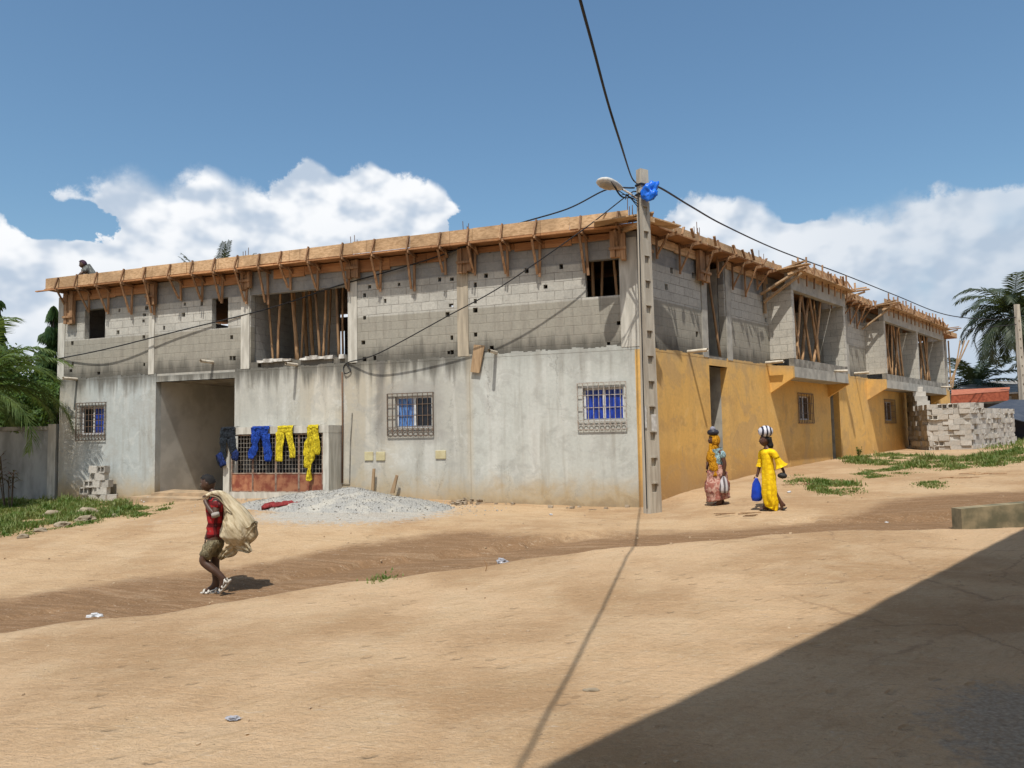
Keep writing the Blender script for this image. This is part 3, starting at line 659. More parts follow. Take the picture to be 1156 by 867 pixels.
# starter bars
def starter(fnp,L,off,zt=.42,name='starter_bars'):
    u=fnp; bm=bmesh.new(); random.seed(int(abs(u)*10))
    for i in range(4): a,b=random.uniform(-.1,.1),random.uniform(-.1,.1); tube(bm,[(u+a,off+b,6.05),(u+a*1.2+random.uniform(-.03,.03),off+b,6.33+zt*random.uniform(.6,1.))],.009,5)
    part(name,bm,M['rebar'],L)
for px_ in (275,400,524): starter(A(px_,270)[0],LA,.1,.45)
starter(-.2,LA,.2,.55)
for px_ in (790,862): starter(B(px_,270)[0],LB,.1,.55)

# ================================================================== timber formwork
fwk=empty('timber_formwork',C.copy()); tag(fwk,'timber formwork running round the roof edge on raking brackets','formwork')
def fpart(name,bm,mt,L,smooth=False): return link(name,bm,mt,fwk,L,smooth)
Z0=6.10
bm=deck(.42,7.1,Z0,Z0+.03,ext=.25,extb=.3)
fpart('deck',bm,M['ply'],I4)
def fascia(a,b,z0,z1,th,seed,lean=.03):
    """boards butted end to end between plan points"""
    bm=bmesh.new(); d=b-a; L_=d.length; Mx=frame(d.normalized(),a-C); random.seed(seed); x0=0
    while x0<L_:
        x1=min(L_,x0+random.uniform(1.5,2.6)); o=random.uniform(-.012,.012); t=random.uniform(-.012,.015)
        box(bm,(x0,-th+o,z0+random.uniform(-.006,.006)),(x1-.006,o,z1+t),Mx,jit=.006); x0=x1
    return bm
fpart('fascia_board',fascia(P2(17.2,.40),miter(.40)-U*-.35,Z0+.032,6.42,.028,1),M['wood'],I4)
fpart('fascia_board',fascia(miter(.40)+V*.25,Q2(7.0,.40),Z0+.032,6.30,.028,2),M['wood'],I4)
# soffit lip board sticking out under the fascia
fpart('edge_board',fascia(P2(17.55,.40),miter(.40)+U*.5,Z0-.035,Z0-.004,.07,3),M['ply'],I4)
# boards clamped to the wall under the deck
def apron(L,x0,x1,zlo,seed,mt):
    random.seed(seed); xx=x0
    while xx<x1:
        wd=random.uniform(.6,1.5); xe=min(xx+wd,x1)
        if random.random()<.92: bm=bmesh.new(); box(bm,(xx,-.05,zlo+random.uniform(-.04,.05)),(xe-.01,-.015,Z0-.04),jit=.006); fpart('beam_side_board',bm,mt,L)
        xx=xe
apron(LA,-16.95,-4.6,5.80,4,M['ply']); apron(LA,-4.0,-.5,5.90,5,M['ply']); apron(LB,.3,3.0,5.86,6,M['wood']); apron(LB,4.3,6.9,5.86,7,M['wood'])
# column head boxes
def headbox(L,x,wd,zlo,zh=6.08,dep=.17):
    bm=bmesh.new(); random.seed(int(abs(x)*7))
    k=3
    for i in range(k): box(bm,(x-wd/2+wd*i/k,-dep+.03*(i%2),zlo+random.uniform(-.05,.03)),(x-wd/2+wd*(i+1)/k-.008,-.055,zh-.02))
    box(bm,(x-wd/2-.02,-dep-.035,zlo+.18),(x+wd/2+.02,-dep+.0,zlo+.24)); return fpart('column_shutter',bm,M['wood_y'],L)
for px_,py_,wd in ((77,366,.34),(170,343,.28),(277,326,.30),(398,312,.34),(524.5,306,.36)):
    x_,z_=A(px_,py_,.15); headbox(LA,x_,wd,z_)
headbox(LA,-.38,.34,5.45,dep=.22)
headbox(LB,2.85,.5,5.32); headbox(LB,-.0+.2,.34,5.42)
# raking brackets
def bracket_mesh(drop,reach,seed,toe=.32):
    random.seed(seed); bm=bmesh.new(); j=lambda s=.02: random.uniform(-s,s)
    bar(bm,(0,-.06,-.03),(j(),-.06,-drop),.055,.04,Vector((0,1,0)))                      # post on the wall
    bar(bm,(.045,.0,-.10),(.045+j(),-reach-.12,-.06+j(.01)),.035,.07)                        # arm under the deck
    bar(bm,(-.045+j(),-.075,-drop+.06),(-.05+j(.03),-reach+.02,-.07),.03,.055,Vector((1,0,0)))         # rake
    bar(bm,(.01+j(.03),-reach-.12,-.03),(.03+j(.03),-reach-.035,toe+j(.03)),.04,.04,Vector((1,0,0)))                    # cleat holding the fascia
    if random.random()<.5: bar(bm,(.06,-.05,-.2),(.06,-reach*.6,-.05),.03,.06,Vector((1,0,0)))
    me_=bpy.data.meshes.new('bracket'); bm.to_mesh(me_); bm.free(); me_.materials.append(M['wood_y']); return me_
bra=[bracket_mesh(d,.42,i) for i,d in enumerate((.62,.8,.95,.7,.88))]
pxA=[66.6,89,111,138,163,193,218,241,268.6,292,318,350,385,422,460,495,530,567,605,657.6,697]
for i,px_ in enumerate(pxA):
    u=A(px_,300,.42)[0]; 
    o=fpart('bracket',bra[(i*3)%5],None,LA@Matrix.Translation((u,0,Z0))@Matrix.Rotation(random.uniform(-.09,.09),4,'Z')@Matrix.Rotation(random.uniform(-.03,.03),4,'Y'))
braB=[bracket_mesh(d,.46,20+i,.2) for i,d in enumerate((.55,.75,.85))]
for i,u in enumerate((.75,1.8,2.9,3.75,4.6,5.35,6.15,12.1,12.7,13.3,14.0,14.7,15.3)):
    fpart('bracket',braB[i%3],None,LB@Matrix.Translation((u,0,Z0))@Matrix.Rotation(random.uniform(-.12,.12),4,'Z'))
# big rakes beside the bays
def rk(p,q,L,w_=.09): bm=bmesh.new(); bar(bm,p,q,.05,w_,Vector((1,0,0))); fpart('raking_strut',bm,M['wood_old'],L)
rk((6.55,-.05,5.25),(7.0,-1.0,6.0),LB,.12); rk((6.35,-.05,5.45),(6.75,-.95,6.02),LB,.12); rk((6.65,-.04,4.95),(6.68,-.05,5.95),LB,.1)
rk((15.3,-.05,5.3),(15.6,-.95,6.0),LB);
for du in (0,.35,.7): rk((29.2,-.1+du*.2,3.6+du*.3),(29.55+du*.3,-.5-du*.5,6.0),LB,.07)
rk((29.12,-.05,3.5),(29.12,-.05,6.0),LB,.12)
# boards and studs over the bays
def baytop(x0,x1,seed):
    random.seed(seed)
    bm=bmesh.new(); box(bm,(x0-.25,-.98,6.10),(x1+.25,-.44,6.128)); fpart('deck',bm,M['wood'],LB)
    bm=bmesh.new(); xx=x0-.1
    while xx<x1+.1:
        xe=min(xx+random.uniform(1.2,2.2),x1+.1); box(bm,(xx,-.78+random.uniform(-.01,.01),6.135),(xe-.01,-.755,6.42+random.uniform(-.03,.05)),jit=.01); xx=xe
    box(bm,(x0-.1,-.715,6.03),(x1+.1,-.69,6.097)); fpart('fascia_board',bm,M['wood'],LB)
    xx=x0+.25
    while xx<x1:
        t=random.uniform(-.05,.05); bm=bmesh.new()
        bar(bm,(xx,-.80,5.78),(xx+t,-.82,6.58+random.uniform(-.1,.08)),.045,.04,Vector((0,1,0))); bar(bm,(xx+.05,-1.0,6.09),(xx+.05+t,-.83,6.42),.035,.04,Vector((1,0,0))); xx+=random.uniform(.5,.72)
        fpart('stud',bm,M['wood_y'],LB)
    for xe,s in ((x0-.3,-1),(x1+.3,1)):
        bm=bmesh.new(); bar(bm,(xe,-.2,6.12),(xe+s*.05,-1.35,6.16),.2,.03); bar(bm,(xe-s*.2,-.4,6.17),(xe+s*.12,-1.25,6.24),.12,.03); bar(bm,(xe-.1,-.75,5.95),(xe+.1,-1.2,6.1),.06,.06); fpart('loose_board',bm,M['wood'],LB)
baytop(7.0,11.55,41); baytop(15.8,25.1,43)
fpart('fascia_board',fascia(Q2(11.9,.40),Q2(15.5,.40),Z0+.032,6.33,.028,12),M['wood'],I4)
fpart('fascia_board',fascia(Q2(25.5,.40),Q2(29.3,.40),Z0+.032,6.33,.028,13),M['wood'],I4)
# corner boards: a wide plank juts out at the corner
bm=bmesh.new(); mc=miter(.45)-C
bar(bm,(mc.x-1.1,mc.y+.15,6.12),(mc.x+.15,mc.y+.05,6.26),.5,.03); bar(bm,(mc.x-.2,mc.y-.2,6.17),(mc.x+.75,mc.y+.55,6.13),.3,.03); bar(bm,(mc.x-.5,mc.y+.5,6.05),(mc.x+.1,mc.y-.25,6.08),.1,.1)
fpart('loose_board',bm,M['wood'],I4)
# small offcuts along the right edge
bm=bmesh.new(); random.seed(77)
for u in np.arange(.6,29,.55):
    off=.5 if not (6.8<u<11.8 or 15.6<u<25.3) else 1.0
    if random.random()<.75:
        L0=random.uniform(.2,.5); a=random.uniform(-.6,.6); p=Vector((u,-off,6.1+random.uniform(0,.04)))
        bar(bm,p,p+Vector((math.sin(a)*L0,-math.cos(a)*L0*.35+.1,.12+random.uniform(0,.14))),.06,.03,Vector((0,0,1)))
fpart('offcut',bm,M['wood_y'],LB)

# ================================================================== props standing in the openings
GP='wooden props holding the formwork inside the openings'
def prop(p,q,r,label):
    p=Vector(p);q=Vector(q); bm=bmesh.new(); d=q-p; n=6
    sd=Vector((random.uniform(-1,1),random.uniform(-1,1),0))*.02
    pts=[d*(i/n)+sd*math.sin(PI*i/n)+Vector((random.uniform(-.006,.006),random.uniform(-.006,.006),0)) for i in range(n+1)]
    tube(bm,pts,[r*(1.08-.2*i/n) for i in range(n+1)],7)
    o=link('timber_prop',bm,M['bamboo'],None,Matrix.Translation(p),True); tag(o,label,'prop',GP); return o
random.seed(21)
cA=[((280,130),(350,700),.5,.03),((430,80),(385,690),.45,.035),((510,60),(600,680),.6,.05),((555,90),(575,690),1.1,.035),((665,200),(620,690),.9,.03),((700,60),(750,690),1.3,.05),((745,90),(815,720),.4,.035),((880,60),(840,720),.5,.035),((930,60),(890,720),.9,.03),((980,40),(1010,710),.35,.035),((1045,40),(1040,720),.8,.03),((640,80),(690,700),1.6,.05)]
fa=FA
names=['first from the left','second from the left','third from the left, thick','fourth from the left, set back','fifth from the left, thin','sixth from the left, thick','seventh from the left, pale','eighth from the left','ninth from the left, thin','tenth from the left, pale and near','rightmost','seventh at the back, thick and dark']
order=sorted(range(len(cA)),key=lambda i:cA[i][1][0]); ords=['leftmost','second from left','third from left','fourth from left','fifth from left','sixth from left','seventh from left','eighth from left','ninth from left','tenth from left','eleventh from left','rightmost']
rank={i:ords[k] for k,i in enumerate(order)}
for i,(a,b,dep,r) in enumerate(cA):
    xa,_=A(270+a[0]/8.9,320+a[1]/8.9,-dep); xb,_=A(270+b[0]/8.9,320+b[1]/8.9,-dep)
    p=fa@Vector((xb,dep,3.50)); q_=fa@Vector((xa,dep,Z0))
    prop(p,q_,r,'leaning bare timber prop, %s by its foot in the wide grey opening'%rank[i])
for (xa,xb,dep,r,lb) in ((-1.1,-1.02,.35,.04,'near upright prop at the left of the corner opening'),(-.85,-1.0,.5,.035,'prop leaning left at the left of the corner opening'),(-.62,-.45,.4,.035,'prop leaning right in the middle of the corner opening'),(-.33,-.62,.45,.045,'dark thick prop leaning left in the corner opening')):
    prop(fa@Vector((xb,dep,3.5)),fa@Vector((xa,dep,Z0)),r,lb)
bi=[(7.5,7.9),(8.3,7.6),(8.1,8.8),(9.3,8.4),(8.9,9.6),(10.2,9.2),(9.9,10.2),(16.5,17.2),(17.2,16.6),(17.7,17.5),(18.2,19.0),(18.6,17.9),(19.2,19.6),(21.4,22.3),(22.2,21.7),(22.6,23.4),(23.3,22.9)]
for i,(xa,xb) in enumerate(bi):
    k=i if i<7 else i-7 if i<13 else i-13; where=('in the nearer balcony bay','in the left half of the far balcony bay','in the right half of the far balcony bay')[0 if i<7 else 1 if i<13 else 2]
    o9=['first','second','third','fourth','fifth','sixth','seventh']; x0_=7.2 if i<7 else 16. if i<13 else 20.7; dep=-.52+random.uniform(.0,.15)*(min(xa,xb)-x0_)
    prop(FB@Vector((xb,dep,3.5)),FB@Vector((xa,dep,5.95 if dep<0 else Z0)),random.uniform(.03,.05),'raking timber prop %s, %s from the left'%(where,o9[k]))
prop(FB@Vector((4.05,.1,3.5)),FB@Vector((3.75,.25,Z0)),.035,'long thin pole leaning in the tall narrow gap of the right facade')

# ================================================================== porch gate with laundry
OFF=.6
bm=bmesh.new()
def ap(px,py): return A(px,py,OFF)
xl,_=ap(252,500); xr,_=ap(371,500); ztop=ap(310,481.5)[1]; zlin=ap(310,489.5)[1]; zdoor=ap(310,556)[1]; zmid=ap(310,534.5)[1]
box(bm,(xl,-OFF,zlin),(xr,-.004,ztop)); 
box(bm,(xl,-OFF+.003,-.3),(ap(259,500)[0],-OFF+.2,zlin)); box(bm,(ap(364.5,500)[0],-OFF+.003,-.3),(xr-.003,-.004,zlin))
box(bm,(xl,-OFF+.01,-.4),(xr-.01,-.004,zdoor))
part('porch',bm,M['conc_pale'],LA)
gate=empty('metal_gate',FA@Matrix.Translation(((xl+xr)/2,-OFF+.06,zdoor))); tag(gate,'rusty four-leaf metal gate with wire mesh above red-brown sheets, laundry over it','gate')
gi=gate.matrix_world.inverted()
gxs=[ap(p,500)[0] for p in (260,284,310,336,363)]; cx0=(xl+xr)/2
for i in range(4):
    a,b=gxs[i]-cx0+.008,gxs[i+1]-cx0-.008; h1=zmid-zdoor; h2=zlin-zdoor-.01
    bm=bmesh.new()
    for p,q_ in (((a,0,0),(a,0,h2)),((b,0,0),(b,0,h2)),((a,0,.015),(b,0,.015)),((a,0,h1),(b,0,h1)),((a,0,h2-.015),(b,0,h2-.015))): bar(bm,p,q_,.03,.03,Vector((0,1,.01)))
    lf=link('gate_leaf',bm,M['gframe'],gate,I4)
    bm=bmesh.new(); box(bm,(a+.016,-.004,.02),(b-.016,.004,h1-.016)); link('sheet',bm,M['rust'],lf,I4)
    bm=bmesh.new(); k=7
    for j in range(1,k): xx=a+(b-a)*j/k; bar(bm,(xx,0,h1),(xx,0,h2),.007,.007,Vector((0,1,0)))
    for j in range(1,9): zz=h1+(h2-h1)*j/9; bar(bm,(a,0,zz),(b,0,zz),.006,.006,Vector((0,0,1)))
    link('mesh_bars',bm,M['iron_pale'],lf,I4)
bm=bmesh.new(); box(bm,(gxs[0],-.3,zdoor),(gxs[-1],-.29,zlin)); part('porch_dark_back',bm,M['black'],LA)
# laundry -----------------------------------------------------------
def cloth_mat(name,c):
    n=material(name,.8,.2); f=n.noise(n.vmul(n.co,(9,9,2.5)),3,4); n.put(n.b.inputs['Base Color'],n.mix(n.ss(f,.35,.65),c,tuple(v*.62 for v in c))); f2=n.noise(n.vmul(n.co,(5,5,2.)),5,3,.5,1.5); bump(n,n.math('ADD',f,f2),1.,.06); return n.m
CY=cloth_mat('yellow_cloth',(.78,.62,.03)); CB=cloth_mat('royal_blue_cloth',(.02,.075,.42)); CD=cloth_mat('dark_denim',(.025,.032,.042)); CN=cloth_mat('navy_cloth',(.02,.04,.16))
def garment(name,label,mt,pieces,wob=.034,seed=0,mat2=None):
    """pieces: lists of (px,py,halfwidth px) down the cloth; flattened lofts hung over the lintel front"""
    sc_=1/45.5; bm=bmesh.new(); cx=pieces[0][0][0]; ox,oz=A(cx,pieces[0][0][1],OFF+.06)
    for pc in pieces:
        pts=[]; rad=[]
        if pc is pieces[0]: pc=[(pc[0][0],482.2,pc[0][2])]+pc
        for k,(px_,py_,hw) in enumerate(pc):
            x_,z_=A(px_,py_,OFF+.06); pts.append(Vector((x_-ox,0,z_-oz))); rad.append(hw*sc_)
        sp_=spline(pts,5); rr=np.interp(np.linspace(0,1,len(sp_)),np.linspace(0,1,len(rad)),rad)
        rings=tube(bm,sp_,[(r_,.016+.007*math.sin(i)) for i,r_ in enumerate(rr)],24,fr=(1,0,0))
        for i,rg in enumerate(rings):
            for k,v in enumerate(rg): v.co.y+=wob*math.sin(v.co.x*38+seed+v.co.z*5)+wob*.9*noise.noise(v.co*9+Vector((seed,0,0))); v.co.x+=.012*noise.noise(v.co*14+Vector((0,seed,4)))
    top=max(v.co.z for v in bm.verts)
    # flap over the top of the lintel
    x0=min(v.co.x for v in bm.verts if v.co.z>top-.06); x1=max(v.co.x for v in bm.verts if v.co.z>top-.06)
    g0=[(x0+(x1-x0)*i/8) for i in range(9)]; prof=[(0,-.06),(.02,.012),(.12,.022),(.22,.018)]
    for thick in (0,):
        vs=[[bm.verts.new((xx,yy,(ztop-oz)+zz+.006*math.sin(xx*40))) for xx in g0] for yy,zz in prof]
        for a in range(3):
            for b in range(8): bm.faces.new((vs[a][b],vs[a][b+1],vs[a+1][b+1],vs[a+1][b]))
    o=link(name,bm,mt,None,FA@Matrix.Translation((ox,-OFF-.06,oz)),True); tag(o,label,'clothing','laundry hung over the porch gate'); return o
g1=garment('hanging_trousers','dark grey denim trousers with navy cuffs hung at the left end of the gate',CD,[[(257,487,9.5),(257,495,10)],[(252.5,494,5.5),(252,508,5),(249,518,5.5),(251.5,527,3.5)],[(261,494,5.5),(262.5,508,5.5),(265,514,4.5),(264,519,2.5)]],seed=1)
bm=bmesh.new(); o0=g1.matrix_world.translation
for pts_ in ([(247,512),(250,519),(252,526)],[(264,510),(266,514),(264,519)]):
    pp=[]
    for a,b in pts_: x_,z_=A(a,b,OFF+.1); pp.append(Vector((x_,-OFF-.10,z_)))
    tube(bm,[(g1.matrix_world.inverted()@(FA@p)) for p in spline(pp,3)],[(.10,.03)]*7,12,fr=(1,0,0),wob=.04)
link('cuff',bm,CN,g1,I4,True)
garment('hanging_trousers','royal blue trousers hanging with legs apart over the gate',CB,[[(294,485,11.5),(294,493,12)],[(289,491,6.5),(287,503,5),(285,512,5),(284,518,3)],[(299,491,7),(301,503,6),(303,513,5.5),(303.5,521,4)]],seed=2)
garment('hanging_trousers','bright yellow trousers hanging in two straight legs over the gate',CY,[[(321.5,484,10),(321.5,489,11)],[(316.5,488,6),(316,500,5),(315,511,5),(314.5,521,5)],[(326,488,5),(328,498,4),(330,508,4),(330.5,517,3.6)]],seed=3,wob=.012)
garment('hanging_shirt','crumpled yellow shirt with one long sleeve hanging right of the yellow trousers',CY,[[(353,482,6),(353,489,7.5),(351,500,8),(350,510,7.5),(347,522,6),(344.5,527,3)],[(356,494,4),(358.5,504,3.5),(357,513,3)],[(350,518,3.5),(350,530,2.8),(349,538,3),(348,543,2)]],seed=4,wob=.045)

# ================================================================== street pole
pb=gp(738,579.5); rotp=Matrix.Rotation(R(33),4,'Z'); PH=Dp(724,192,pb.y+.1).z-pb.z
pole=empty('utility_pole',Matrix.Translation(pb+Vector((0,.1,0)))@rotp); tag(pole,'tall notched concrete utility pole with street lamp at the building corner','utility pole')
NZ=[.42+.515*k for k in range(12)]
hl=[(-.10,.06,zz,zz+.17) for zz in NZ]
bm=wallmesh(-.17,.17,-.5,PH,.22,hl,y0=-.11,maxc=.6)
box(bm,(-.10,-.06,-.4),(.05,.06,PH-.1))
for zz in NZ: box(bm,(-.115,-.135,zz+.17),(.075,-.10,zz+.20))
box(bm,(-.176,-.03,-.4),(-.168,.03,PH-.2))
for v in bm.verts: k=.93*(1-.33*max(0,v.co.z)/PH); v.co.x*=k; v.co.y*=k
link('shaft',bm,M['conc_pole'],pole,I4)
bm=bmesh.new(); tube(bm,[(-.19,-.04,.1),(-.185,-.035,2.5),(-.16,-.03,5),(-.145,-.02,PH-.5)],.012,5); link('service_cable',bm,M['cable'],pole,I4)
for a,b,c,d in ((-.06,.09,1.62,1.98),(-.16,-.09,1.75,2.2)):
    bm=bmesh.new(); k=1-.33*1.8/PH; box(bm,(a*k,-.11*k-.006,c),(b*k,-.11*k-.002,d)) if a>-.1 else box(bm,(-.17*k-.007,-.08,1.7),(-.17*k-.003,-.01,2.15)); link('poster',bm,simple('paper',(.62,.61,.58),(.42,.40,.37),9,.8),pole,I4)
# lamp: arm and flat head reaching out over the street
pw=pole.matrix_world; pwi=pw.inverted(); ptop=pb+Vector((0,.1,PH))
lampd=15.0; l0=Dp(675,203,lampd); l1=Dp(702,213,lampd+.45); l2=Dp(719,224,pb.y)
bm=bmesh.new(); tube(bm,[pwi@l2,pwi@(l1*.5+l2*.5+Vector((0,0,.01))),pwi@l1],.022,8); link('lamp_arm',bm,M['iron_pale'],pole,I4,True)
bm=bmesh.new(); d=(l1-l0); pts=[l0+d*t for t in (0,.06,.2,.4,.6,.8,.95,1.0)]
rings=tube(bm,[pwi@p for p in pts],[(.02,.02),(.045,.10),(.075,.15),(.085,.16),(.075,.14),(.06,.10),(.045,.06),(.03,.04)],14,fr=tuple((pwi.to_3x3()@Vector((-.35,0,1)))))
lh=link('lamp_head',bm,simple('lamp_housing',(.60,.59,.55),(.50,.48,.44),5,.5),pole,I4,True)
bm=bmesh.new(); pts=[l0+d*t+Vector((0,0,-.045)) for t in (.08,.2,.4,.58,.66)]
tube(bm,[pwi@p for p in pts],[(.03,.05),(.06,.115),(.065,.125),(.055,.11),(.02,.05)],12,fr=tuple((pwi.to_3x3()@Vector((-.35,0,1))))); link('lens',bm,simple('lamp_lens',(.42,.36,.27),(.34,.29,.22),4,.3),lh,I4,True)
# clamps and loops near the pole head
bm=bmesh.new(); random.seed(4)
for k in range(5):
    a=ptop+Vector((-.12,-.05,-.55-.06*k)); b=Dp(690+k*4,205+k*5,pb.y-.3)
    mid_=(a+b)/2+Vector((random.uniform(-.1,.1),0,-.18+.09*k)); tube(bm,[pwi@p for p in spline([a,mid_,b],6)],.010,5)
for zz in (PH-.35,PH-.55): 
    kk=1-.33*zz/PH; box(bm,(-.19*kk,-.13*kk,zz),(.19*kk,.13*kk,zz+.04))
link('cable_loop',bm,M['cable'],pole,I4)
# blue bag snagged on the pole
bgp=Dp(735,216,pb.y-.12); bm=bmesh.new(); bmesh.ops.create_icosphere(bm,subdivisions=4,radius=.17)
for v in bm.verts:
    v.co.z*=1.15; v.co.y*=.5; v.co+=v.co.normalized()*.09*noise.noise(v.co*9); v.co.x+=v.co.z*.25
    v.co+=v.co.normalized()*.035*noise.noise(v.co*30)
o=link('plastic_bag',bm,simple('blue_plastic',(.01,.12,.62),(.02,.18,.75),9,.35),None,Matrix.Translation(bgp),True); tag(o,'bright blue plastic bag snagged near the top of the concrete pole','bag')
# cables
def cable(name,pts,r,label,n=10,sag=0):
    P_=spline(pts,n); o0=P_[0].copy(); bm=bmesh.new(); tube(bm,[p-o0 for p in P_],r,6)
    o=link(name,bm,M['cable'],None,Matrix.Translation(o0),True); tag(o,label,'cable','overhead cables'); return o
pt=ptop
g1_,g2_=gp(707,630),gp(601,842); pn=(g2_-g1_).cross(SUN)
def on_plane(px,py): r=Vector(ray(px,py)); o=Vector((0,0,EYE)); return o+r*((g1_-o).dot(pn)/r.dot(pn))
K=[on_plane(*p) for p in ((705,172),(700,160),(686,115),(670,55),(655,0))]; print('cable pts',K)
dK=(K[-1]-K[-3]); 
cable('power_cable',[ptop+Vector((-.1,-.1,-.35)),Dp(713,200,pb.y-.15)]+K[1:]+[K[-1]+dK*1.,K[-1]+dK*2.2+Vector((0,0,.3)),K[-1]+dK*5+Vector((0,0,1.5))],.015,'thick black cable sweeping up from the pole over the street towards the viewer')
zz=lambda px,py,d: Dp(px,py,d)
cable('power_cable',[Dp(716,212,pb.y),Dp(685,214,16.1),Dp(640,236,16.4),Dp(575,256,17.0),Dp(507,285,17.7),Dp(440,306,18.3),Dp(380,323,18.9),Dp(304,348,19.6),Dp(200,374,20.5),Dp(120,394,21.2),FA@Vector((A(67,405)[0],-.02,A(67,405)[1]))],.017,'cable crossing the grey facade from the pole to its far left corner')
xe,ze=A(392,410)
cable('power_cable',[Dp(718,216,pb.y),Dp(709,220,16.1),Dp(664,255,16.1),Dp(612,292,16.4),Dp(560,327,16.8),Dp(505,357,17.3),Dp(427,399,18.2),FA@Vector((xe,-.02,ze)),FA@Vector((xe-.05,-.05,ze-.25)),FA@Vector((xe+.12,-.04,ze-.2)),FA@Vector((xe+.0,-.02,ze-.02))],.014,'thin cable dropping from the pole to a loop beside the wide grey opening',8)
rp_base=None
RPX=31.0; rp=Dp(1151.5,400,43.0); rp.z=.9
cable('power_cable',[Dp(731,213,pb.y),Dp(743,211,16.1),Dp(780,233,19),Dp(818,254.5,22),Dp(880,283,26),Dp(952.5,310,31),Dp(1010,333,35.5),Dp(1067,355,39.5),Dp(1118,360.5,42),Dp(1147,358,43)],.024,'cable running from the pole above the right facade to the distant pole')
cable('power_cable',[FB@Vector((29.3,-.6,6.1)),Dp(1090,373,40),Dp(1120,369,42),Dp(1148,366,43)],.02,'short cable from the far end of the roof to the distant pole',4)

# ================================================================== things leaning on the facade
def plank(name,label,quad,off,th,mt=None,group=None):
    bm=bmesh.new(); pts=[A(a,b,off) for a,b in quad]; cx=sum(p[0] for p in pts)/4; cz=min(p[1] for p in pts)
    prism_y(bm,[(p[0]-cx,p[1]-cz) for p in pts],0,th); o=link(name,bm,mt or M['wood_old'],None,FA@Matrix.Translation((cx,-off,cz))); tag(o,label,'plank',group); return o
plank('wooden_plank','short light plank hanging off the ledge of the grey facade',[(531,420),(541,421),(547,390),(535,389)],.08,.03)
plank('wooden_plank','thin upright plank stub leaning by the left pair of yellow boxes',[(418.5,555),(421.5,555),(423,529),(420.5,529)],.15,.04)
plank('wooden_plank','plank stub leaning to the right under the patterned-curtain window',[(440,557),(444.5,557),(449,537),(446.5,536)],.2,.04)

# ================================================================== gravel heap
def gravel_mat():
    n=material('crushed_stone',.9,.25); v=n.voro(n.co,34); f=n.noise(n.co,3,5)
    col=n.mix(v.outputs[0],(.47,.455,.42),(.22,.215,.20)); col=n.mix(n.ss(f,.42,.7,0.,.5),col,(.62,.57,.47))
    n.put(n.b.inputs['Base Color'],col); bump(n,v.outputs[0],.9,.03); return n.m
gc=FA@Vector((A(425,575)[0],-1.5,0)); bm=bmesh.new(); nx,ny=110,60; rx,ry=2.7,1.4
vs={}
for i in range(nx+1):
    for j in range(ny+1):
        a=-rx*1.15+2.3*rx*i/nx; b=-ry*1.15+2.3*ry*j/ny; rr=math.hypot(a/rx,b/ry)
        h=max(0,1-rr)**.9*.36+noise.noise(Vector((a*1.3,b*1.3,0)))*.09*max(0,1.1-rr)
        h+= (.018*noise.noise(Vector((a*18,b*18,1)))+.014*noise.noise(Vector((a*41,b*41,1))))
        wpt=FA.to_3x3()@Vector((a,b,0))+gc
        if rr>1: h-=.12*(rr-1)*5
        vs[i,j]=bm.verts.new((a,b,gz(wpt.x,wpt.y)+h-.01))
for i in range(nx):
    for j in range(ny): bm.faces.new((vs[i,j],vs[i+1,j],vs[i+1,j+1],vs[i,j+1]))
Mg=FA.copy(); Mg.translation=Vector((gc.x,gc.y,0))
GRM=gravel_mat()
random.seed(15)
for k in range(1300):      # loose stones on and around the heap
    a=random.gauss(0,1)*rx*.62; b=random.gauss(0,1)*ry*.62; rr=math.hypot(a/rx,b/ry)
    if rr>1.5: continue
    wpt=FA.to_3x3()@Vector((a,b,0))+gc; h=max(0,1-rr)**.9*.36+noise.noise(Vector((a*1.3,b*1.3,0)))*.09*max(0,1.1-rr); s_z=random.uniform(.005,.010)*(1.3 if rr>.8 else 1)
    box(bm,(-s_z,-s_z,-s_z*.5),(s_z,s_z*.8,s_z),Matrix.Translation((a,b,gz(wpt.x,wpt.y)+h))@Matrix.Rotation(random.uniform(0,6),4,'Z'),jit=s_z*.4)
tag(link('gravel_heap',bm,GRM,None,Mg,True),'low pale heap of crushed stone against the grey facade','gravel',kind='stuff')
# red cloth and rod beside it
p=gp(314,574); bm=bmesh.new(); tube(bm,spline([(-.35,0,.03),(-.1,.05,.07),(.1,.0,.08),(.35,.06,.11),(.55,.1,.08)],4),[(.035+.03*abs(math.sin(i*1.3)),.22+.05*math.sin(i)) for i in range(17)],14,wob=.07)
tag(link('red_cloth',bm,cloth_mat('faded_red_cloth',(.36,.05,.05)),None,Matrix.Translation(p),True),'crumpled red cloth lying below the rusty gate','cloth')
p=gp(296,576); bm=bmesh.new(); bar(bm,(0,0,.03),(.55,.25,.08),.03,.03); tag(link('metal_rod',bm,M['rebar'],None,Matrix.Translation(p)),'dark rod lying on the sand left of the red cloth','rod')

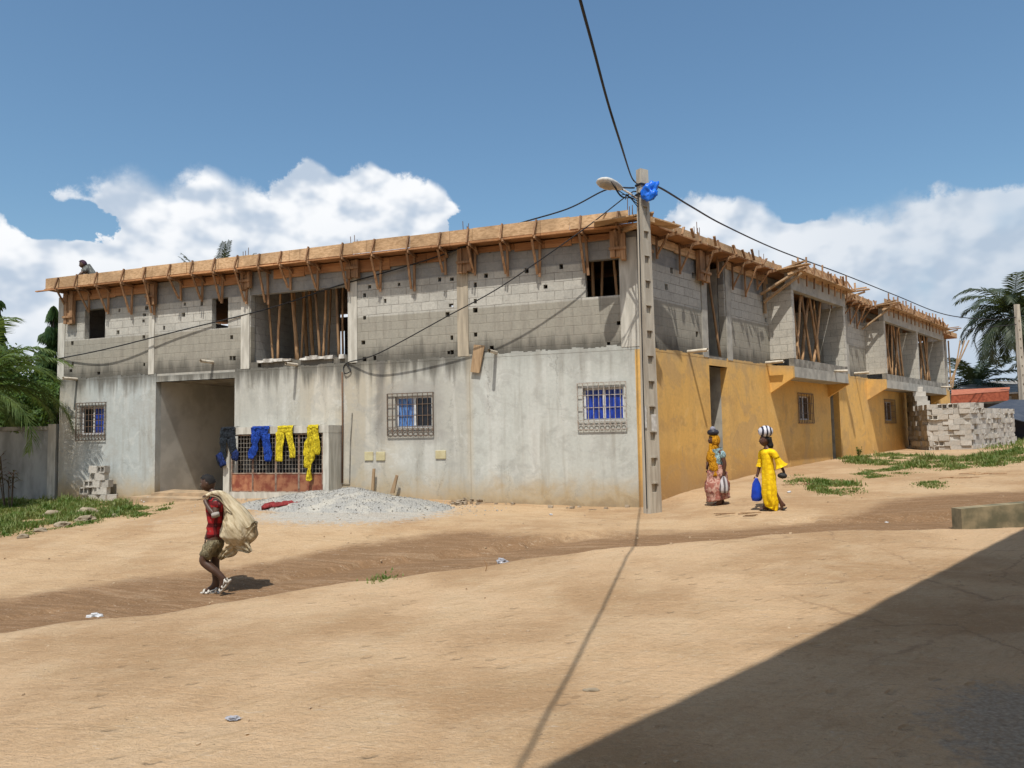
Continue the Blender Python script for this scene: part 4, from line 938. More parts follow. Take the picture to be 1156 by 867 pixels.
# ================================================================== block stacks
def block_mesh(seed,hol=True):
    random.seed(seed); bm=bmesh.new(); l,h,d=.40,.19,.15
    # hollow block: outer shell with two cells opening on the end faces (y = depth axis is the cell axis)
    bmx=wallmesh(-l/2,l/2,0,h,d,[(-l/2+.035,-.018,.035,h-.035),(.018,l/2-.035,.035,h-.035)] if hol else [],y0=0)
    if hol: box(bmx,(-l/2+.03,.055,.03),(l/2-.03,d-.004,h-.03))
    for v in bmx.verts: v.co+=Vector([random.uniform(-.006,.006) for _ in range(3)])
    me_=bpy.data.meshes.new('concrete_block'); bmx.to_mesh(me_); bmx.free(); me_.materials.append(MB_); return me_
def blk_mat():
    n=material('loose_block',.95,.15); f=n.noise(n.co,14,5,.65); oi=n.new('ShaderNodeObjectInfo')
    col=n.mix(n.ss(f,.35,.7),(.47,.44,.395),(.36,.335,.295)); k=n.math('ADD',.84,n.math('MULTIPLY',oi.outputs['Random'],.3)); col=n.mix(1.,col,n.comb(k,k,k),'MULTIPLY')
    n.put(n.b.inputs['Base Color'],col); bump(n,f,.6,.01); return n.m
MB_=blk_mat()
bsol=[block_mesh(i,False) for i in range(4)]; bhol=[block_mesh(10+i,True) for i in range(2)]
GB='concrete blocks stacked at the end of the yellow facade'
stack_pl=[Dp(1026,509,31.8),Dp(1049,511,28.9),Dp(1098,511,28.2),Dp(1124,506,30.5),Dp(1147,500,33.6)]
tops=[3.35,2.65,2.52,2.42,2.36]
stack_lbl={}
blocks_list=[]
random.seed(31)
tot=0; s_acc=0
for si,(a,b) in enumerate(zip(stack_pl,stack_pl[1:])):
    d=Vector((b.x-a.x,b.y-a.y,0)); L_=d.length; dn=d.normalized(); k=max(1,round(L_/.40))
    for row in range(14):
        for i in range(k):
            t=(i+.5+(.5 if row%2 else 0)*(1 if i<k-1 else 0)*.9)/k; pos=Vector((a.x,a.y,0))+d*t; zb=gz(pos.x,pos.y)
            ztp=tops[si]*(1-t)+tops[si+1]*t
            if si==0: ztp=3.30 if t<.35 else (2.95 if t<.45 else 2.62)
            zz=zb-.05+row*.2+.0
            if zz+.19>ztp+.06: continue
            blocks_list.append((pos,zz,dn,row,si,t,L_/k))
print('right stack blocks',len(blocks_list))
side=['against the building','in the middle of the stack','where the stack bends away','at the far right end of the stack']
for pos,zz,dn,row,si,t,sp_k in blocks_list:
    hollow=random.random()<.25
    me_=random.choice(bhol if hollow else bsol)
    o=bpy.data.objects.new('concrete_block',me_); COL.objects.link(o)
    Mx=frame(dn,Vector((pos.x,pos.y,zz))); Mx=Mx@Matrix.Translation((random.uniform(-.015,.015),random.choice((0,0,.01,.03,-.03,-.05,.02,.06)),0))@Matrix.Rotation(random.uniform(-.035,.035),4,'Z')@Matrix.Diagonal((sp_k/.402,3.2,1.04,1))
    o.matrix_world=Mx
    rown=['bottom course','second course','third course','fourth course','fifth course','sixth course','seventh course','eighth course','ninth course','tenth course','eleventh course','twelfth course','thirteenth course','fourteenth course'][row]
    o['label']='grey concrete block, %s %s'%(rown,side[si]); o['category']='block'; o['group']=GB
# left small pile
GB2='loose blocks piled below the left window'
pile=[(98,566,0,.0),(108,566,0,.3),(119,565,0,-.2),(97,557,.2,.1),(107.5,557,.2,-.2),(117.5,557,.2,.25),(103,549,.39,.35),(112,549,.39,-.1),(119,549,.39,.1),(105,541,.58,-.3),(116,541,.58,.2),(109,533,.77,.45),(117,533,.77,.0),(126,566,0,.6)]
base=A(108,566,.35)[0]
pn=['bottom left','bottom middle','bottom right','second row left','second row middle','second row right','third row left','third row middle','third row right','fourth row left','fourth row right','tilted top left','top right','half-buried low right']
for i,(px_,py_,h,a) in enumerate(pile):
    x_,z_=A(px_,py_,.35); wp=FA@Vector((x_,-.35,0)); zg=gz(wp.x,wp.y)-.02
    me_=(bhol if i%3==0 else bsol)[i%2]; o=bpy.data.objects.new('concrete_block',me_); COL.objects.link(o)
    o.matrix_world=FA@Matrix.Translation((x_-.0,-.42+random.uniform(-.05,.05),zg+h*1.03))@Matrix.Rotation(a,4,'Z')@Matrix.Rotation(.12*(i==11),4,'Y')@Matrix.Diagonal((.72,1.2,1.03,1))
    o['label']='loose grey block, %s of the small pile under the left window'%pn[i]; o['category']='block'; o['group']=GB2

# ================================================================== left boundary wall
bw0=FA@Vector((-17.1,-.05,0)); bd=Vector((-1,-.03,0)).normalized()
bwl=empty('boundary_wall',Matrix.Translation(bw0+Vector((0,.1,0)))); tag(bwl,'grey weathered boundary wall with post left of the building','wall')
Lw=frame(-bd,Vector((0,0,0)))
bm=wallmesh(-14,-.1,-1.0,2.02,.15,[(-14+.0,-13.9,-1,-.9)]); link('panel',bm,simple('wall_old_render',(.36,.37,.36),(.20,.205,.20),1.3,.92,.3,det=7,stretch=(1.4,1,.5)),bwl,Lw)
bm=bmesh.new(); box(bm,(-14,-.05,2.023),(-.1,.2,2.14)); link('coping',bm,M['conc_dark'],bwl,Lw)
bm=bmesh.new(); box(bm,(-.24,-.09,-.6),(-.02,.18,2.2)); link('post',bm,M['conc_pale'],bwl,Lw)

# ================================================================== low wall at the right and the photographer's building
lw0=G(1086,594.5,.08); lw0.z=gz(lw0.x,lw0.y)-.0; lw1=G(1156,597,.10)
dlw=Vector((1,.10,0)).normalized(); lw=link('low_wall',wallmesh(0,5.5,-.3,.33,.22),None or simple('mossy_concrete',(.30,.245,.15),(.13,.12,.075),3.2,.95,.5,det=6),None,frame(dlw,Vector((lw0.x,lw0.y,gz(lw0.x,lw0.y)))))
for v in lw.data.vertices:
    if v.co.z>0: v.co.z+= v.co.x*.055
tag(lw,'low mossy concrete wall at the right edge of the swept yard','wall')
HR=7.0
s1=gp(611,866); s2=gp(1150,599.5)
SH=Vector((SUN.x,SUN.y,0))/-SUN.z; e1=Vector((s1.x,s1.y,0))-SH*(HR-s1.z); e2=Vector((s2.x,s2.y,0))-SH*(HR-s2.z)
ed=(e2-e1).normalized(); fN=frame(ed,e1)      # y axis points to the left/back side of the edge
nb=empty('neighbour_house',fN); tag(nb,'two-storey house beside the viewer whose roof shades the yard','building')
bm=bmesh.new(); box(bm,(-14,-9,HR-.18),(22,0,HR)); link('roof',bm,simple('pale_roof',(.70,.66,.58),(.6,.56,.5),2,.9),nb,I4)
bm=wallmesh(-13,21,-1,HR-.18,.2,[(2,3.2,1.0,2.2),(10,11.2,1,2.2)]); 
for v in bm.verts: v.co.y=-2.0-v.co.y
bmesh.ops.reverse_faces(bm,faces=bm.faces[:]); link('wall',bm,simple('cream_wall',(.78,.68,.50),(.70,.60,.44),2,.9),nb,I4)

# ================================================================== far right neighbours
mk=empty('market_stall',Matrix.Translation(Dp(1108,470,46).xy.to_3d()+Vector((0,0,.9)))); tag(mk,'market stall with faded orange awning beyond the block stack','market stall')
mo=mk.matrix_world.translation
def L3(px,py,d): return Dp(px,py,d)-mo
def quadslab(name,pp,th,mt,parent,mo_):
    bm=bmesh.new(); a=[bm.verts.new(p-mo_) for p in pp]; b=[bm.verts.new(p-mo_+Vector((0,0,-th))) for p in pp]
    bm.faces.new(a); bm.faces.new(b[::-1])
    for i in range(len(pp)): bm.faces.new((a[i],b[i],b[(i+1)%len(pp)],a[(i+1)%len(pp)]))
    bmesh.ops.recalc_face_normals(bm,faces=bm.faces[:]); return link(name,bm,mt,parent,I4)
quadslab('awning',[Dp(1074,446,44),Dp(1139,441,44),Dp(1140,437,47),Dp(1074,440,47)],.05,simple('orange_awning',(.42,.15,.08),(.33,.10,.055),4,.8),mk,mo)
bm=bmesh.new(); a=[Dp(1074,446.5,44)-mo,Dp(1139,441.5,44)-mo,Dp(1139,452,44)-mo,Dp(1074,456,44)-mo]; vs_=[bm.verts.new(p) for p in a]+[bm.verts.new(p+Vector((0,.05,0))) for p in a]
bm.faces.new(vs_[:4]); bm.faces.new(vs_[7:3:-1]); [bm.faces.new((vs_[i],vs_[i+4],vs_[(i+1)%4+4],vs_[(i+1)%4])) for i in range(4)]
link('valance',bm,simple('orange_valance',(.38,.10,.05),(.25,.06,.03),6,.8),mk,I4)
for px_ in (1080,1108,1136):
    bm=bmesh.new(); p=Dp(px_,450,44.3)-mo; tube(bm,[(p.x,p.y,0),(p.x,p.y,p.z)],.05,6); link('post',bm,M['wood_old'],mk,I4)
bm=bmesh.new(); p=Dp(1076,450,47.5)-mo; q_=Dp(1142,450,47.5)-mo; box(bm,(p.x,p.y,-.3),(q_.x,p.y+.1,2.6)); link('back_panel',bm,simple('stall_dark_boards',(.05,.045,.04),(.08,.07,.055),3,.9),mk,I4)
# tarpaulin shelter
tb=empty('tarpaulin_shelter',Matrix.Translation(Dp(1135,480,40).xy.to_3d()+Vector((0,0,.9)))); tag(tb,'dark blue tarpaulin shelter at the right edge behind the blocks','shelter'); to=tb.matrix_world.translation
quadslab('tarpaulin',[Dp(1113,461,41),Dp(1135,470,38),Dp(1190,484,38),Dp(1200,452,42),Dp(1140,451,43)],.04,simple('blue_tarp',(.035,.045,.065),(.06,.07,.09),3,.8),tb,to)
for px_,d in ((1137,38.4),(1170,39)):
    bm=bmesh.new(); p=Dp(px_,468,d)-to; tube(bm,[(p.x,p.y,-.2),(p.x,p.y,p.z)],.05,6); link('post',bm,M['wood_old'],tb,I4)
bm=bmesh.new(); p=Dp(1142,485,41.5)-to; box(bm,(p.x,p.y,-.3),(p.x+6,p.y+.2,1.6)); link('back_panel',bm,simple('shelter_dark',(.03,.035,.05),(.05,.05,.06),3,.9),tb,I4)
# low house with sheet roof behind
hs=empty('low_house',Matrix.Translation(Dp(1110,470,56).xy.to_3d()+Vector((0,0,.9)))); tag(hs,'low house with weathered grey sheet roofs beyond the stall','house'); ho=hs.matrix_world.translation
quadslab('roof',[Dp(1084,447,52),Dp(1240,436,52),Dp(1240,428,60),Dp(1084,431,60)],.1,simple('old_sheet_roof',(.34,.33,.31),(.22,.20,.18),1.2,.6,.2,det=6),hs,ho)
bm=bmesh.new(); p=Dp(1086,460,53)-ho; box(bm,(p.x,p.y,-.3),(p.x+9,p.y+5,3.1)); link('wall',bm,simple('house_wall',(.22,.18,.13),(.14,.12,.09),2,.9),hs,I4)
# distant pole
dp=empty('utility_pole',Matrix.Translation(rp)@Matrix.Rotation(R(20),4,'Z')); tag(dp,'distant concrete pole in front of the palms at the right edge','utility pole')
hd=7.7
bm=wallmesh(-.19,.19,-.5,hd,.24,[(-.08,.05,.4+.52*k,.53+.52*k) for k in range(13)],y0=-.12); box(bm,(-.1,-.06,-.4),(.1,.06,hd-.1))
for v in bm.verts: k=1-.3*max(0,v.co.z)/hd; v.co.x*=k; v.co.y*=k
link('shaft',bm,M['conc_pole'],dp,I4)

# ================================================================== vegetation
def leaf_mat(name,c1,c2,tr=.25):
    n=material(name,.55,.35); oi=n.noise(n.co,3,3); f=n.noise(n.co,.9,3)
    col=n.mix(n.ss(oi,.35,.65),c1,c2); n.put(n.b.inputs['Base Color'],col)
    n.b.inputs['Transmission Weight'].default_value=0
    t=n.new('ShaderNodeBsdfTranslucent'); n.put(t.inputs[0],n.mix(.5,col,(.25,.32,.04))); mx=n.new('ShaderNodeMixShader'); mx.inputs[0].default_value=tr
    n.l.new(n.b.outputs[0],mx.inputs[1]); n.l.new(t.outputs[0],mx.inputs[2]); n.l.new(mx.outputs[0],n.n['Material Output'].inputs[0]); return n.m
PALM=leaf_mat('palm_leaf',(.06,.11,.03),(.12,.17,.05),.35); PALMD=leaf_mat('palm_leaf_far',(.03,.045,.028),(.045,.06,.03),.15); LEAF=leaf_mat('broad_leaf',(.05,.11,.02),(.11,.18,.04),.35); ASH=leaf_mat('column_tree_leaf',(.025,.06,.018),(.06,.11,.03),.2)
GRASS=leaf_mat('grass_blade',(.085,.16,.025),(.22,.24,.08),.35); REDL=leaf_mat('red_leaf',(.10,.025,.035),(.05,.05,.03)); TRUNK=simple('palm_trunk',(.20,.16,.12),(.12,.095,.07),6,.95,.5,stretch=(1,1,4)); BARK=simple('bark',(.12,.09,.065),(.07,.055,.04),8,.95,.5)
def frond(bm,base,az_,elv,L_,droop,leafL,n=46,w=.035,twist=0):
    """one pinnate frond with individual leaflets"""
    pts=[]; p=Vector(base); e=elv
    k=14
    for i in range(k+1):
        pts.append(p.copy()); p=p+Vector((math.cos(az_)*math.cos(e),math.sin(az_)*math.cos(e),math.sin(e)))*(L_/k); e-=droop/k*(0.5+i/k)
    tube(bm,pts,[.028*(1-i/k)+.006 for i in range(k+1)],5)
    sidev=Vector((-math.sin(az_),math.cos(az_),0))
    for i in range(n):
        t=.12+.88*i/n; f=t*k; a=int(min(k-1,f)); q0=pts[a].lerp(pts[a+1],f-a); d=(pts[a+1]-pts[a]).normalized(); upd=sidev.cross(d)*-1
        if upd.z<0: upd=-upd
        ll=leafL*(math.sin(PI*(.15+.8*t))**.7)*random.uniform(.85,1.1)
        for s in (-1,1):
            dirl=(sidev*s*.85+d*(.55+.5*t)+upd*random.uniform(-.05,.35)+Vector((0,0,-.25))).normalized()
            tip=q0+dirl*ll+Vector((0,0,-.18*ll)); midp=q0+dirl*ll*.5+Vector((0,0,.02*ll)); wv=d*w*.5
            v=[bm.verts.new(x_) for x_ in (q0-wv*.6,q0+wv*.6,midp+wv,tip,midp-wv)]
            bm.faces.new((v[0],v[1],v[2],v[4])); bm.faces.new((v[4],v[2],v[3]))
def palm(name,label,base,crown,nf,L_,leafL,mt,seed,azs=None,w=.035,n=46,droop=1.5,els=(-.2,1.2),group=None,trunk_r=.17):
    random.seed(seed); base=Vector(base); crown=Vector(crown); e=empty(name,Matrix.Translation(base)); tag(e,label,'palm tree',group)
    bm=bmesh.new(); d=crown-base; tube(bm,[d*t+Vector((.15*math.sin(t*3),0,0))*math.sin(PI*t) for t in [i/10 for i in range(11)]],[trunk_r*(1.25-.45*i/10) for i in range(11)],10); link('trunk',bm,TRUNK,e,I4,True)
    bm=bmesh.new()
    for i in range(nf):
        a=azs[i%len(azs)]+random.uniform(-.15,.15) if azs else 2*PI*i/nf*2.4+random.uniform(-.3,.3)
        el_=els[0]+(els[1]-els[0])*((i*.618)%1)
        frond(bm,d+Vector((math.cos(a)*.1,math.sin(a)*.1,.1)),a,el_,L_*random.uniform(.85,1.1),droop*random.uniform(.7,1.2),leafL,n,w)
    link('crown',bm,mt,e,I4); return e
# far right coconut palms
c1=Dp(1146,372,52); palm('coconut_palm','large dark coconut palm standing behind the distant pole',Vector((c1.x,c1.y,.9)),c1+Vector((0,0,.9)),42,4.5,1.05,PALMD,3,w=.11,n=44,droop=2.0,els=(-.6,1.3))
c2=Dp(1101,432,58); palm('coconut_palm','smaller palm with spreading fronds left of the large one',Vector((c2.x,c2.y,.9)),c2+Vector((0,0,-.2)),24,3.8,.9,PALMD,5,w=.11,n=34,droop=1.1,els=(-.1,1.2))
c3=Dp(1190,410,60); palm('coconut_palm','palm crown partly cut by the right edge',Vector((c3.x,c3.y,.9)),c3,22,4.,1.,PALMD,6,w=.11,n=34,droop=1.6)
# palm behind the roof
c4=Dp(246,300,38); palm('coconut_palm','palm whose frond tips rise above the roof edge',Vector((c4.x,c4.y,0)),c4+Vector((0,0,-1.75)),8,2.7,.5,PALMD,8,w=.06,n=36,droop=.4,els=(.95,1.5))
# near left palm, trunk outside the frame
c5=Vector((-14.6,20.0,3.0)); palm('oil_palm','young palm at the left edge whose long fronds overhang the boundary wall',(-15.0,19.9,gz(-15.0,19.9)),c5,26,2.9,.7,PALM,11,w=.04,n=64,droop=1.9,els=(.0,1.3))
def leafy(bm,cen,rad,n,size,seed,shape=None):
    random.seed(seed)
    for i in range(n):
        while True:
            p=Vector([random.uniform(-1,1) for _ in range(3)])
            if .35<p.length<1: break
        q0=Vector(cen)+Vector((p.x*rad[0],p.y*rad[1],p.z*rad[2]))
        q0+=Vector([noise.noise(q0*1.3+Vector((k*9,0,0)))*.3 for k in range(3)])
        if noise.noise(q0*1.6)<-.22: continue
        d=Vector([random.uniform(-1,1) for _ in range(3)]).normalized(); d.z-=.4; s=d.cross(Vector((random.uniform(-1,1),random.uniform(-1,1),.3))).normalized()*size*.22
        L_=size*random.uniform(.7,1.2); v=[bm.verts.new(x_) for x_ in (q0,q0+d*L_*.5+s,q0+d*L_,q0+d*L_*.5-s)]; bm.faces.new(v)
def column_tree(name,label,base,h,r,n,seed,size=.32):
    e=empty(name,Matrix.Translation(base)); tag(e,label,'tree'); random.seed(seed)
    bm=bmesh.new(); tube(bm,[(0,0,0),(0.03,0,h*.5),(0,0,h*.95)],[.12,.08,.02],8); link('trunk',bm,BARK,e,I4,True)
    bm=bmesh.new()
    for i in range(n):
        t=random.random()**.8; zz=.5+(h-.5)*t; rr=r*(1-t)**.55*(.70+.55*noise.noise(Vector((zz*3.4,seed,0)))+.35*noise.noise(Vector((zz*9,seed,4))))*random.uniform(.35,1); a=random.uniform(0,2*PI)
        p=Vector((math.cos(a)*rr,math.sin(a)*rr,zz)); d=Vector((math.cos(a)*.55,math.sin(a)*.55,-.9)).normalized(); s=d.cross(Vector((math.cos(a+1),math.sin(a+1),.2))).normalized()*size*.16; L_=size*random.uniform(.6,1.2)
        if noise.noise(p*2.1+Vector((seed,0,0)))<-.25: continue
        v=[bm.verts.new(x_) for x_ in (p,p+d*L_*.5+s,p+d*L_+Vector((0,0,-.05)),p+d*L_*.5-s)]; bm.faces.new(v)
    link('crown',bm,ASH,e,I4)
b1=Dp(1,500,25.5); top=Dp(3,303,25.5); column_tree('ashoka_tree','tall dark drooping columnar tree at the left edge',Vector((b1.x-.7,b1.y,0)),top.z,1.4,16000,3,.27)
b2=Dp(57,500,26.5); top=Dp(57,345,26.5); column_tree('ashoka_tree','shorter columnar tree against the left end of the building',Vector((b2.x,b2.y,0)),top.z,1.0,11000,5,.22)
e=empty('bamboo_bush',Matrix.Translation(Vector((-17.2,24.6,0)))); tag(e,'tall dense green bush behind the wall at the left edge','bush')
bm=bmesh.new(); leafy(bm,(0,0,3.2),(1.9,.9,1.9),16000,.17,14); link('crown',bm,LEAF,e,I4)
bm=bmesh.new()
for k in range(6): tube(bm,[(random.uniform(-.4,.4),0,-.2),(random.uniform(-1.2,1.2),random.uniform(-.3,.3),3.4)],.03,5)
link('stem',bm,BARK,e,I4)
e=empty('bamboo_bush',Matrix.Translation(Vector((-14.3,23.6,0)))); tag(e,'bright green leafy bush behind the boundary wall','bush')
bm=bmesh.new(); leafy(bm,(0,0,2.4),(1.5,.8,1.3),13000,.14,4); leafy(bm,(-1.8,.2,2.3),(1.4,.8,1.3),11000,.14,6); link('crown',bm,LEAF,e,I4)
bm=bmesh.new()
for k in range(7): tube(bm,[(random.uniform(-.4,.4),0,-.2),(random.uniform(-1.3,.9),random.uniform(-.3,.3),2.6)],.02,5)
link('stem',bm,BARK,e,I4)
# red-leaved plant
e=empty('red_cordyline',Matrix.Translation(gp(12,573))); tag(e,'dark red-leaved cordyline against the boundary wall at the left edge','plant'); bm=bmesh.new(); random.seed(9)
bs=bmesh.new()
for st in range(6):
    bx,by=random.uniform(-.35,.3),random.uniform(-.15,.15); hh=random.uniform(.6,1.35); tube(bs,[(bx*.5,by*.5,0),(bx,by,hh)],.014,5)
    for k in range(16):
        a=random.uniform(0,2*PI); e_=random.uniform(-.1,1.1); d=Vector((math.cos(a)*math.cos(e_),math.sin(a)*math.cos(e_),math.sin(e_))); s=d.cross(Vector((0,0,1))).normalized()*.022; p=Vector((bx,by,hh-random.uniform(0,.25))); L_=random.uniform(.2,.36)
        v=[bm.verts.new(x_) for x_ in (p,p+d*L_*.5+s,p+d*L_+Vector((0,0,-.08)),p+d*L_*.5-s)]; bm.faces.new(v)
link('leaf_crown',bm,REDL,e,I4); link('stem',bs,BARK,e,I4)
# weeds at wall foot
def weed(px_,py_,h,label,seed):
    e=empty('weed',Matrix.Translation(gp(px_,py_))); tag(e,label,'plant'); bm=bmesh.new(); random.seed(seed)
    bs=bmesh.new()
    for st in range(9):
        a=random.uniform(0,6.28); lean=random.uniform(.05,.3)*h; tp=Vector((math.cos(a)*lean,math.sin(a)*lean,h*random.uniform(.6,1))); tube(bs,[(0,0,0),tp*.5+Vector((0,0,.03)),tp],.004,4)
        for k in range(10):
            p=tp*random.uniform(.3,1); b=random.uniform(0,6.28); d=Vector((math.cos(b),math.sin(b),.5)).normalized(); s=d.cross(Vector((0,0,1))).normalized()*.02; L_=.1
            bm.faces.new([bm.verts.new(x_) for x_ in (p,p+d*L_*.5+s,p+d*L_,p+d*L_*.5-s)])
    link('leaves',bm,LEAF,e,I4); link('stem',bs,BARK,e,I4)
weed(146,562,.5,'leafy weed growing at the foot of the pale left wall',2)
weed(970,517,.4,'leafy weed at the foot of the yellow wall between the bays',3)
# grass patches
def in_poly(x,y,poly):
    c=False; n=len(poly); j=n-1
    for i in range(n):
        if (poly[i][1]>y)!=(poly[j][1]>y) and x<(poly[j][0]-poly[i][0])*(y-poly[i][1])/(poly[j][1]-poly[i][1])+poly[i][0]: c=not c
        j=i
    return c
def grass(poly_px,n,hmax,seed,label,thr=-.15):
    random.seed(seed); W=[gp(*p) for p in poly_px]; poly=[(p.x,p.y) for p in W]; xs=[p[0] for p in poly]; ys=[p[1] for p in poly]
    P_=[]; tries=0
    n=int(n*1.7)
    while len(P_)<n and tries<n*12:
        tries+=1; x_,y_=random.uniform(min(xs),max(xs)),random.uniform(min(ys),max(ys))
        if in_poly(x_,y_,poly) and noise.noise(Vector((x_*1.6,y_*1.6,seed)))+.35*noise.noise(Vector((x_*6,y_*6,seed)))>thr: P_.append((x_,y_))
    P_=[(x_+random.gauss(0,.10),y_+random.gauss(0,.13)) for x_,y_ in P_]
    zs=hgt(np.array([p[0] for p in P_]),np.array([p[1] for p in P_]))[0]
    bm=bmesh.new()
    for (x_,y_),zg in zip(P_,zs):
        h=hmax*.8*random.uniform(.3,1)*max(.25,min(1,noise.noise(Vector((x_*1.6,y_*1.6,seed)))+.35*noise.noise(Vector((x_*6,y_*6,seed)))-thr+.25)*1.6)*(.6+.6*max(0,noise.noise(Vector((x_*2,y_*2,9)))+.4)); a=random.uniform(0,6.28); l=Vector((math.cos(a),math.sin(a),0))*h*random.uniform(.2,.7); s=Vector((-math.sin(a),math.cos(a),0))*random.uniform(.008,.016)
        p=Vector((x_,y_,zg-.01)); m1=p+l*.35+Vector((0,0,h*.6)); t_=p+l+Vector((0,0,h))
        v=[bm.verts.new(q_) for q_ in (p-s,p+s,m1+s*.8,t_,m1-s*.8)]; bm.faces.new((v[0],v[1],v[2],v[4])); bm.faces.new((v[4],v[2],v[3]))
    tag(link('grass',bm,GRASS,None,I4),label,'grass',kind='stuff')
grass([(-60,566),(60,566),(66,574),(64,590),(10,604),(-60,616)],11000,.2,1,'bright grass below the boundary wall',-.3)
grass([(66,568),(130,566),(150,574),(150,580),(100,588),(66,592)],5000,.26,2,'tufts of grass round the small block pile',-.1)
grass([(150,574),(188,570),(186,578),(152,584)],900,.14,3,'thin grass left of the entrance step',.0)
grass([(60,590),(150,580),(110,592),(20,606)],1200,.12,13,'sparse grass along the bank edge',.1)
grass([(912,543),(940,541),(964,545),(972,556),(940,560),(918,553)],1500,.15,4,'grass tuft behind the woman in yellow',-.1)
grass([(950,518),(1000,512),(1060,516),(1110,514),(1156,506),(1156,522),(1110,528),(1060,531),(1010,526),(960,524)],9000,.2,5,'green grass belt below the block stack',-.02)
grass([(960,532),(1020,528),(1040,536),(1000,541),(968,540)],1500,.12,6,'thin grass in front of the yellow wall',.05)
grass([(1035,543),(1065,541),(1066,550),(1040,551)],500,.12,7,'small grass tuft on the dirt track side',.0)
grass([(1110,496),(1200,488),(1200,504),(1110,508)],4000,.25,8,'taller grass at the foot of the stack end',-.3)
grass([(885,540),(905,537),(915,545),(895,548)],350,.1,9,'tiny tuft beside the woman in yellow',-.1)
grass([(419,652),(445,650),(443,657),(421,658)],160,.09,10,'tiny tuft in the damp track edge',-.5)
# ------------------------------------------------------------------ litter and rubble
def rubble(name,label,px,py,size,mt,seed,cat='stone',flat=.6,group=None,sx=1.):
    random.seed(seed); bm=bmesh.new(); bmesh.ops.create_icosphere(bm,subdivisions=3,radius=size)
    for v in bm.verts:
        if cat in('litter',): v.co*=1+.9*noise.noise(v.co/size*1.3+Vector((seed,0,0)))+.55*noise.noise(v.co/size*3.4+Vector((0,seed,0)))
        else: v.co*=1+.55*noise.noise(v.co/size*1.1+Vector((seed,0,0)))+.25*noise.noise(v.co/size*2.7+Vector((seed,0,3)))
        v.co.z*=flat; v.co.x*=sx
    p=gp(px,py); o=link(name,bm,mt,None,Matrix.Translation(p+Vector((0,0,size*flat*.45))),False); tag(o,label,cat,group); return o
STN=simple('bank_stone',(.33,.27,.19),(.20,.16,.11),6,.95,.4); PLW=simple('white_plastic',(.62,.62,.62),(.45,.45,.46),12,.4); PLG=simple('grey_plastic',(.42,.42,.45),(.25,.25,.28),12,.35)
GS='stones along the grassy bank'
for i,(a,b,s) in enumerate(((46,600,.09),(70,594,.11),(96,588,.13),(100,580,.16),(128,583,.07),(58,582,.13),(26,607,.08))):
    rubble('bank_stone',['flat stone at the lowest edge of the bank','long stone in the bank below the grass','stone near the middle of the grassy bank','largest pale stone under the block pile','small stone at the right of the bank','stone half sunk in the grass by the wall post','leftmost stone at the foot of the bank'][i],a,b,s,STN,i+3,group=GS,flat=.6,sx=1.35)
rubble('plastic_bag','white plastic bag crumpled beside the entrance step',166,567,.10,PLW,4,'litter',.8)
rubble('plastic_bag','thin clear plastic bag lying at the lower left of the dirt track',107,695,.055,PLW,9,'litter',.35,sx=1.6)
rubble('plastic_bag','grey crumpled plastic wrapper at the track edge in the middle',567,635,.055,PLG,6,'litter',.7,sx=1.3)
rubble('plastic_wrapper','small silvery wrapper on the swept sand at lower left',264,811,.028,PLG,7,'litter',.35,sx=1.5)
rubble('stone','small pale stone on the sand by the shaded area',667,779,.026,STN,8,'stone',.3,sx=1.8)
rubble('stone','white stone on the bank behind the woman in yellow',891,556,.04,PLW,11,'stone',.6)
rubble('stone','white chip on the sand below the corner wall',622,581,.035,PLW,12,'litter',.4)
rubble('stone','pale stone by the right low wall track',1001,590,.03,PLW,14,'stone',.4)
bm=bmesh.new(); random.seed(44); og=gp(520,566)
for k in range(42):
    px_=random.choice((random.uniform(508,545),random.uniform(530,720))); p=gp(px_,random.uniform(565,571) if px_<600 else random.uniform(570,577))-og; s=random.uniform(.015,.06) if px_>545 else random.uniform(.03,.09)
    a=random.uniform(0,6.28)
    if random.random()<.5: bar(bm,p+Vector((0,0,.02)),p+Vector((math.cos(a)*s*5,math.sin(a)*s*3,.03)),.015,.015)
    else: box(bm,(-s,-s*.7,0),(s,s*.7,s*.8),Matrix.Translation(p)@Matrix.Rotation(a,4,'Z'),jit=s*.3)
tag(link('rubble_and_twigs',bm,simple('rubble',(.34,.28,.21),(.20,.15,.10),9,.95),None,Matrix.Translation(og)),'scattered rubble and twigs along the foot of the grey wall','rubble',kind='stuff')
p=gp(548,645); bm=bmesh.new(); tube(bm,spline([(0,0,0),(.02,0,.08),(-.02,.02,.15)],3),.006,4); tag(link('twig',bm,M['bamboo'],None,Matrix.Translation(p)),'small dark twig standing at the edge of the swept sand','twig')
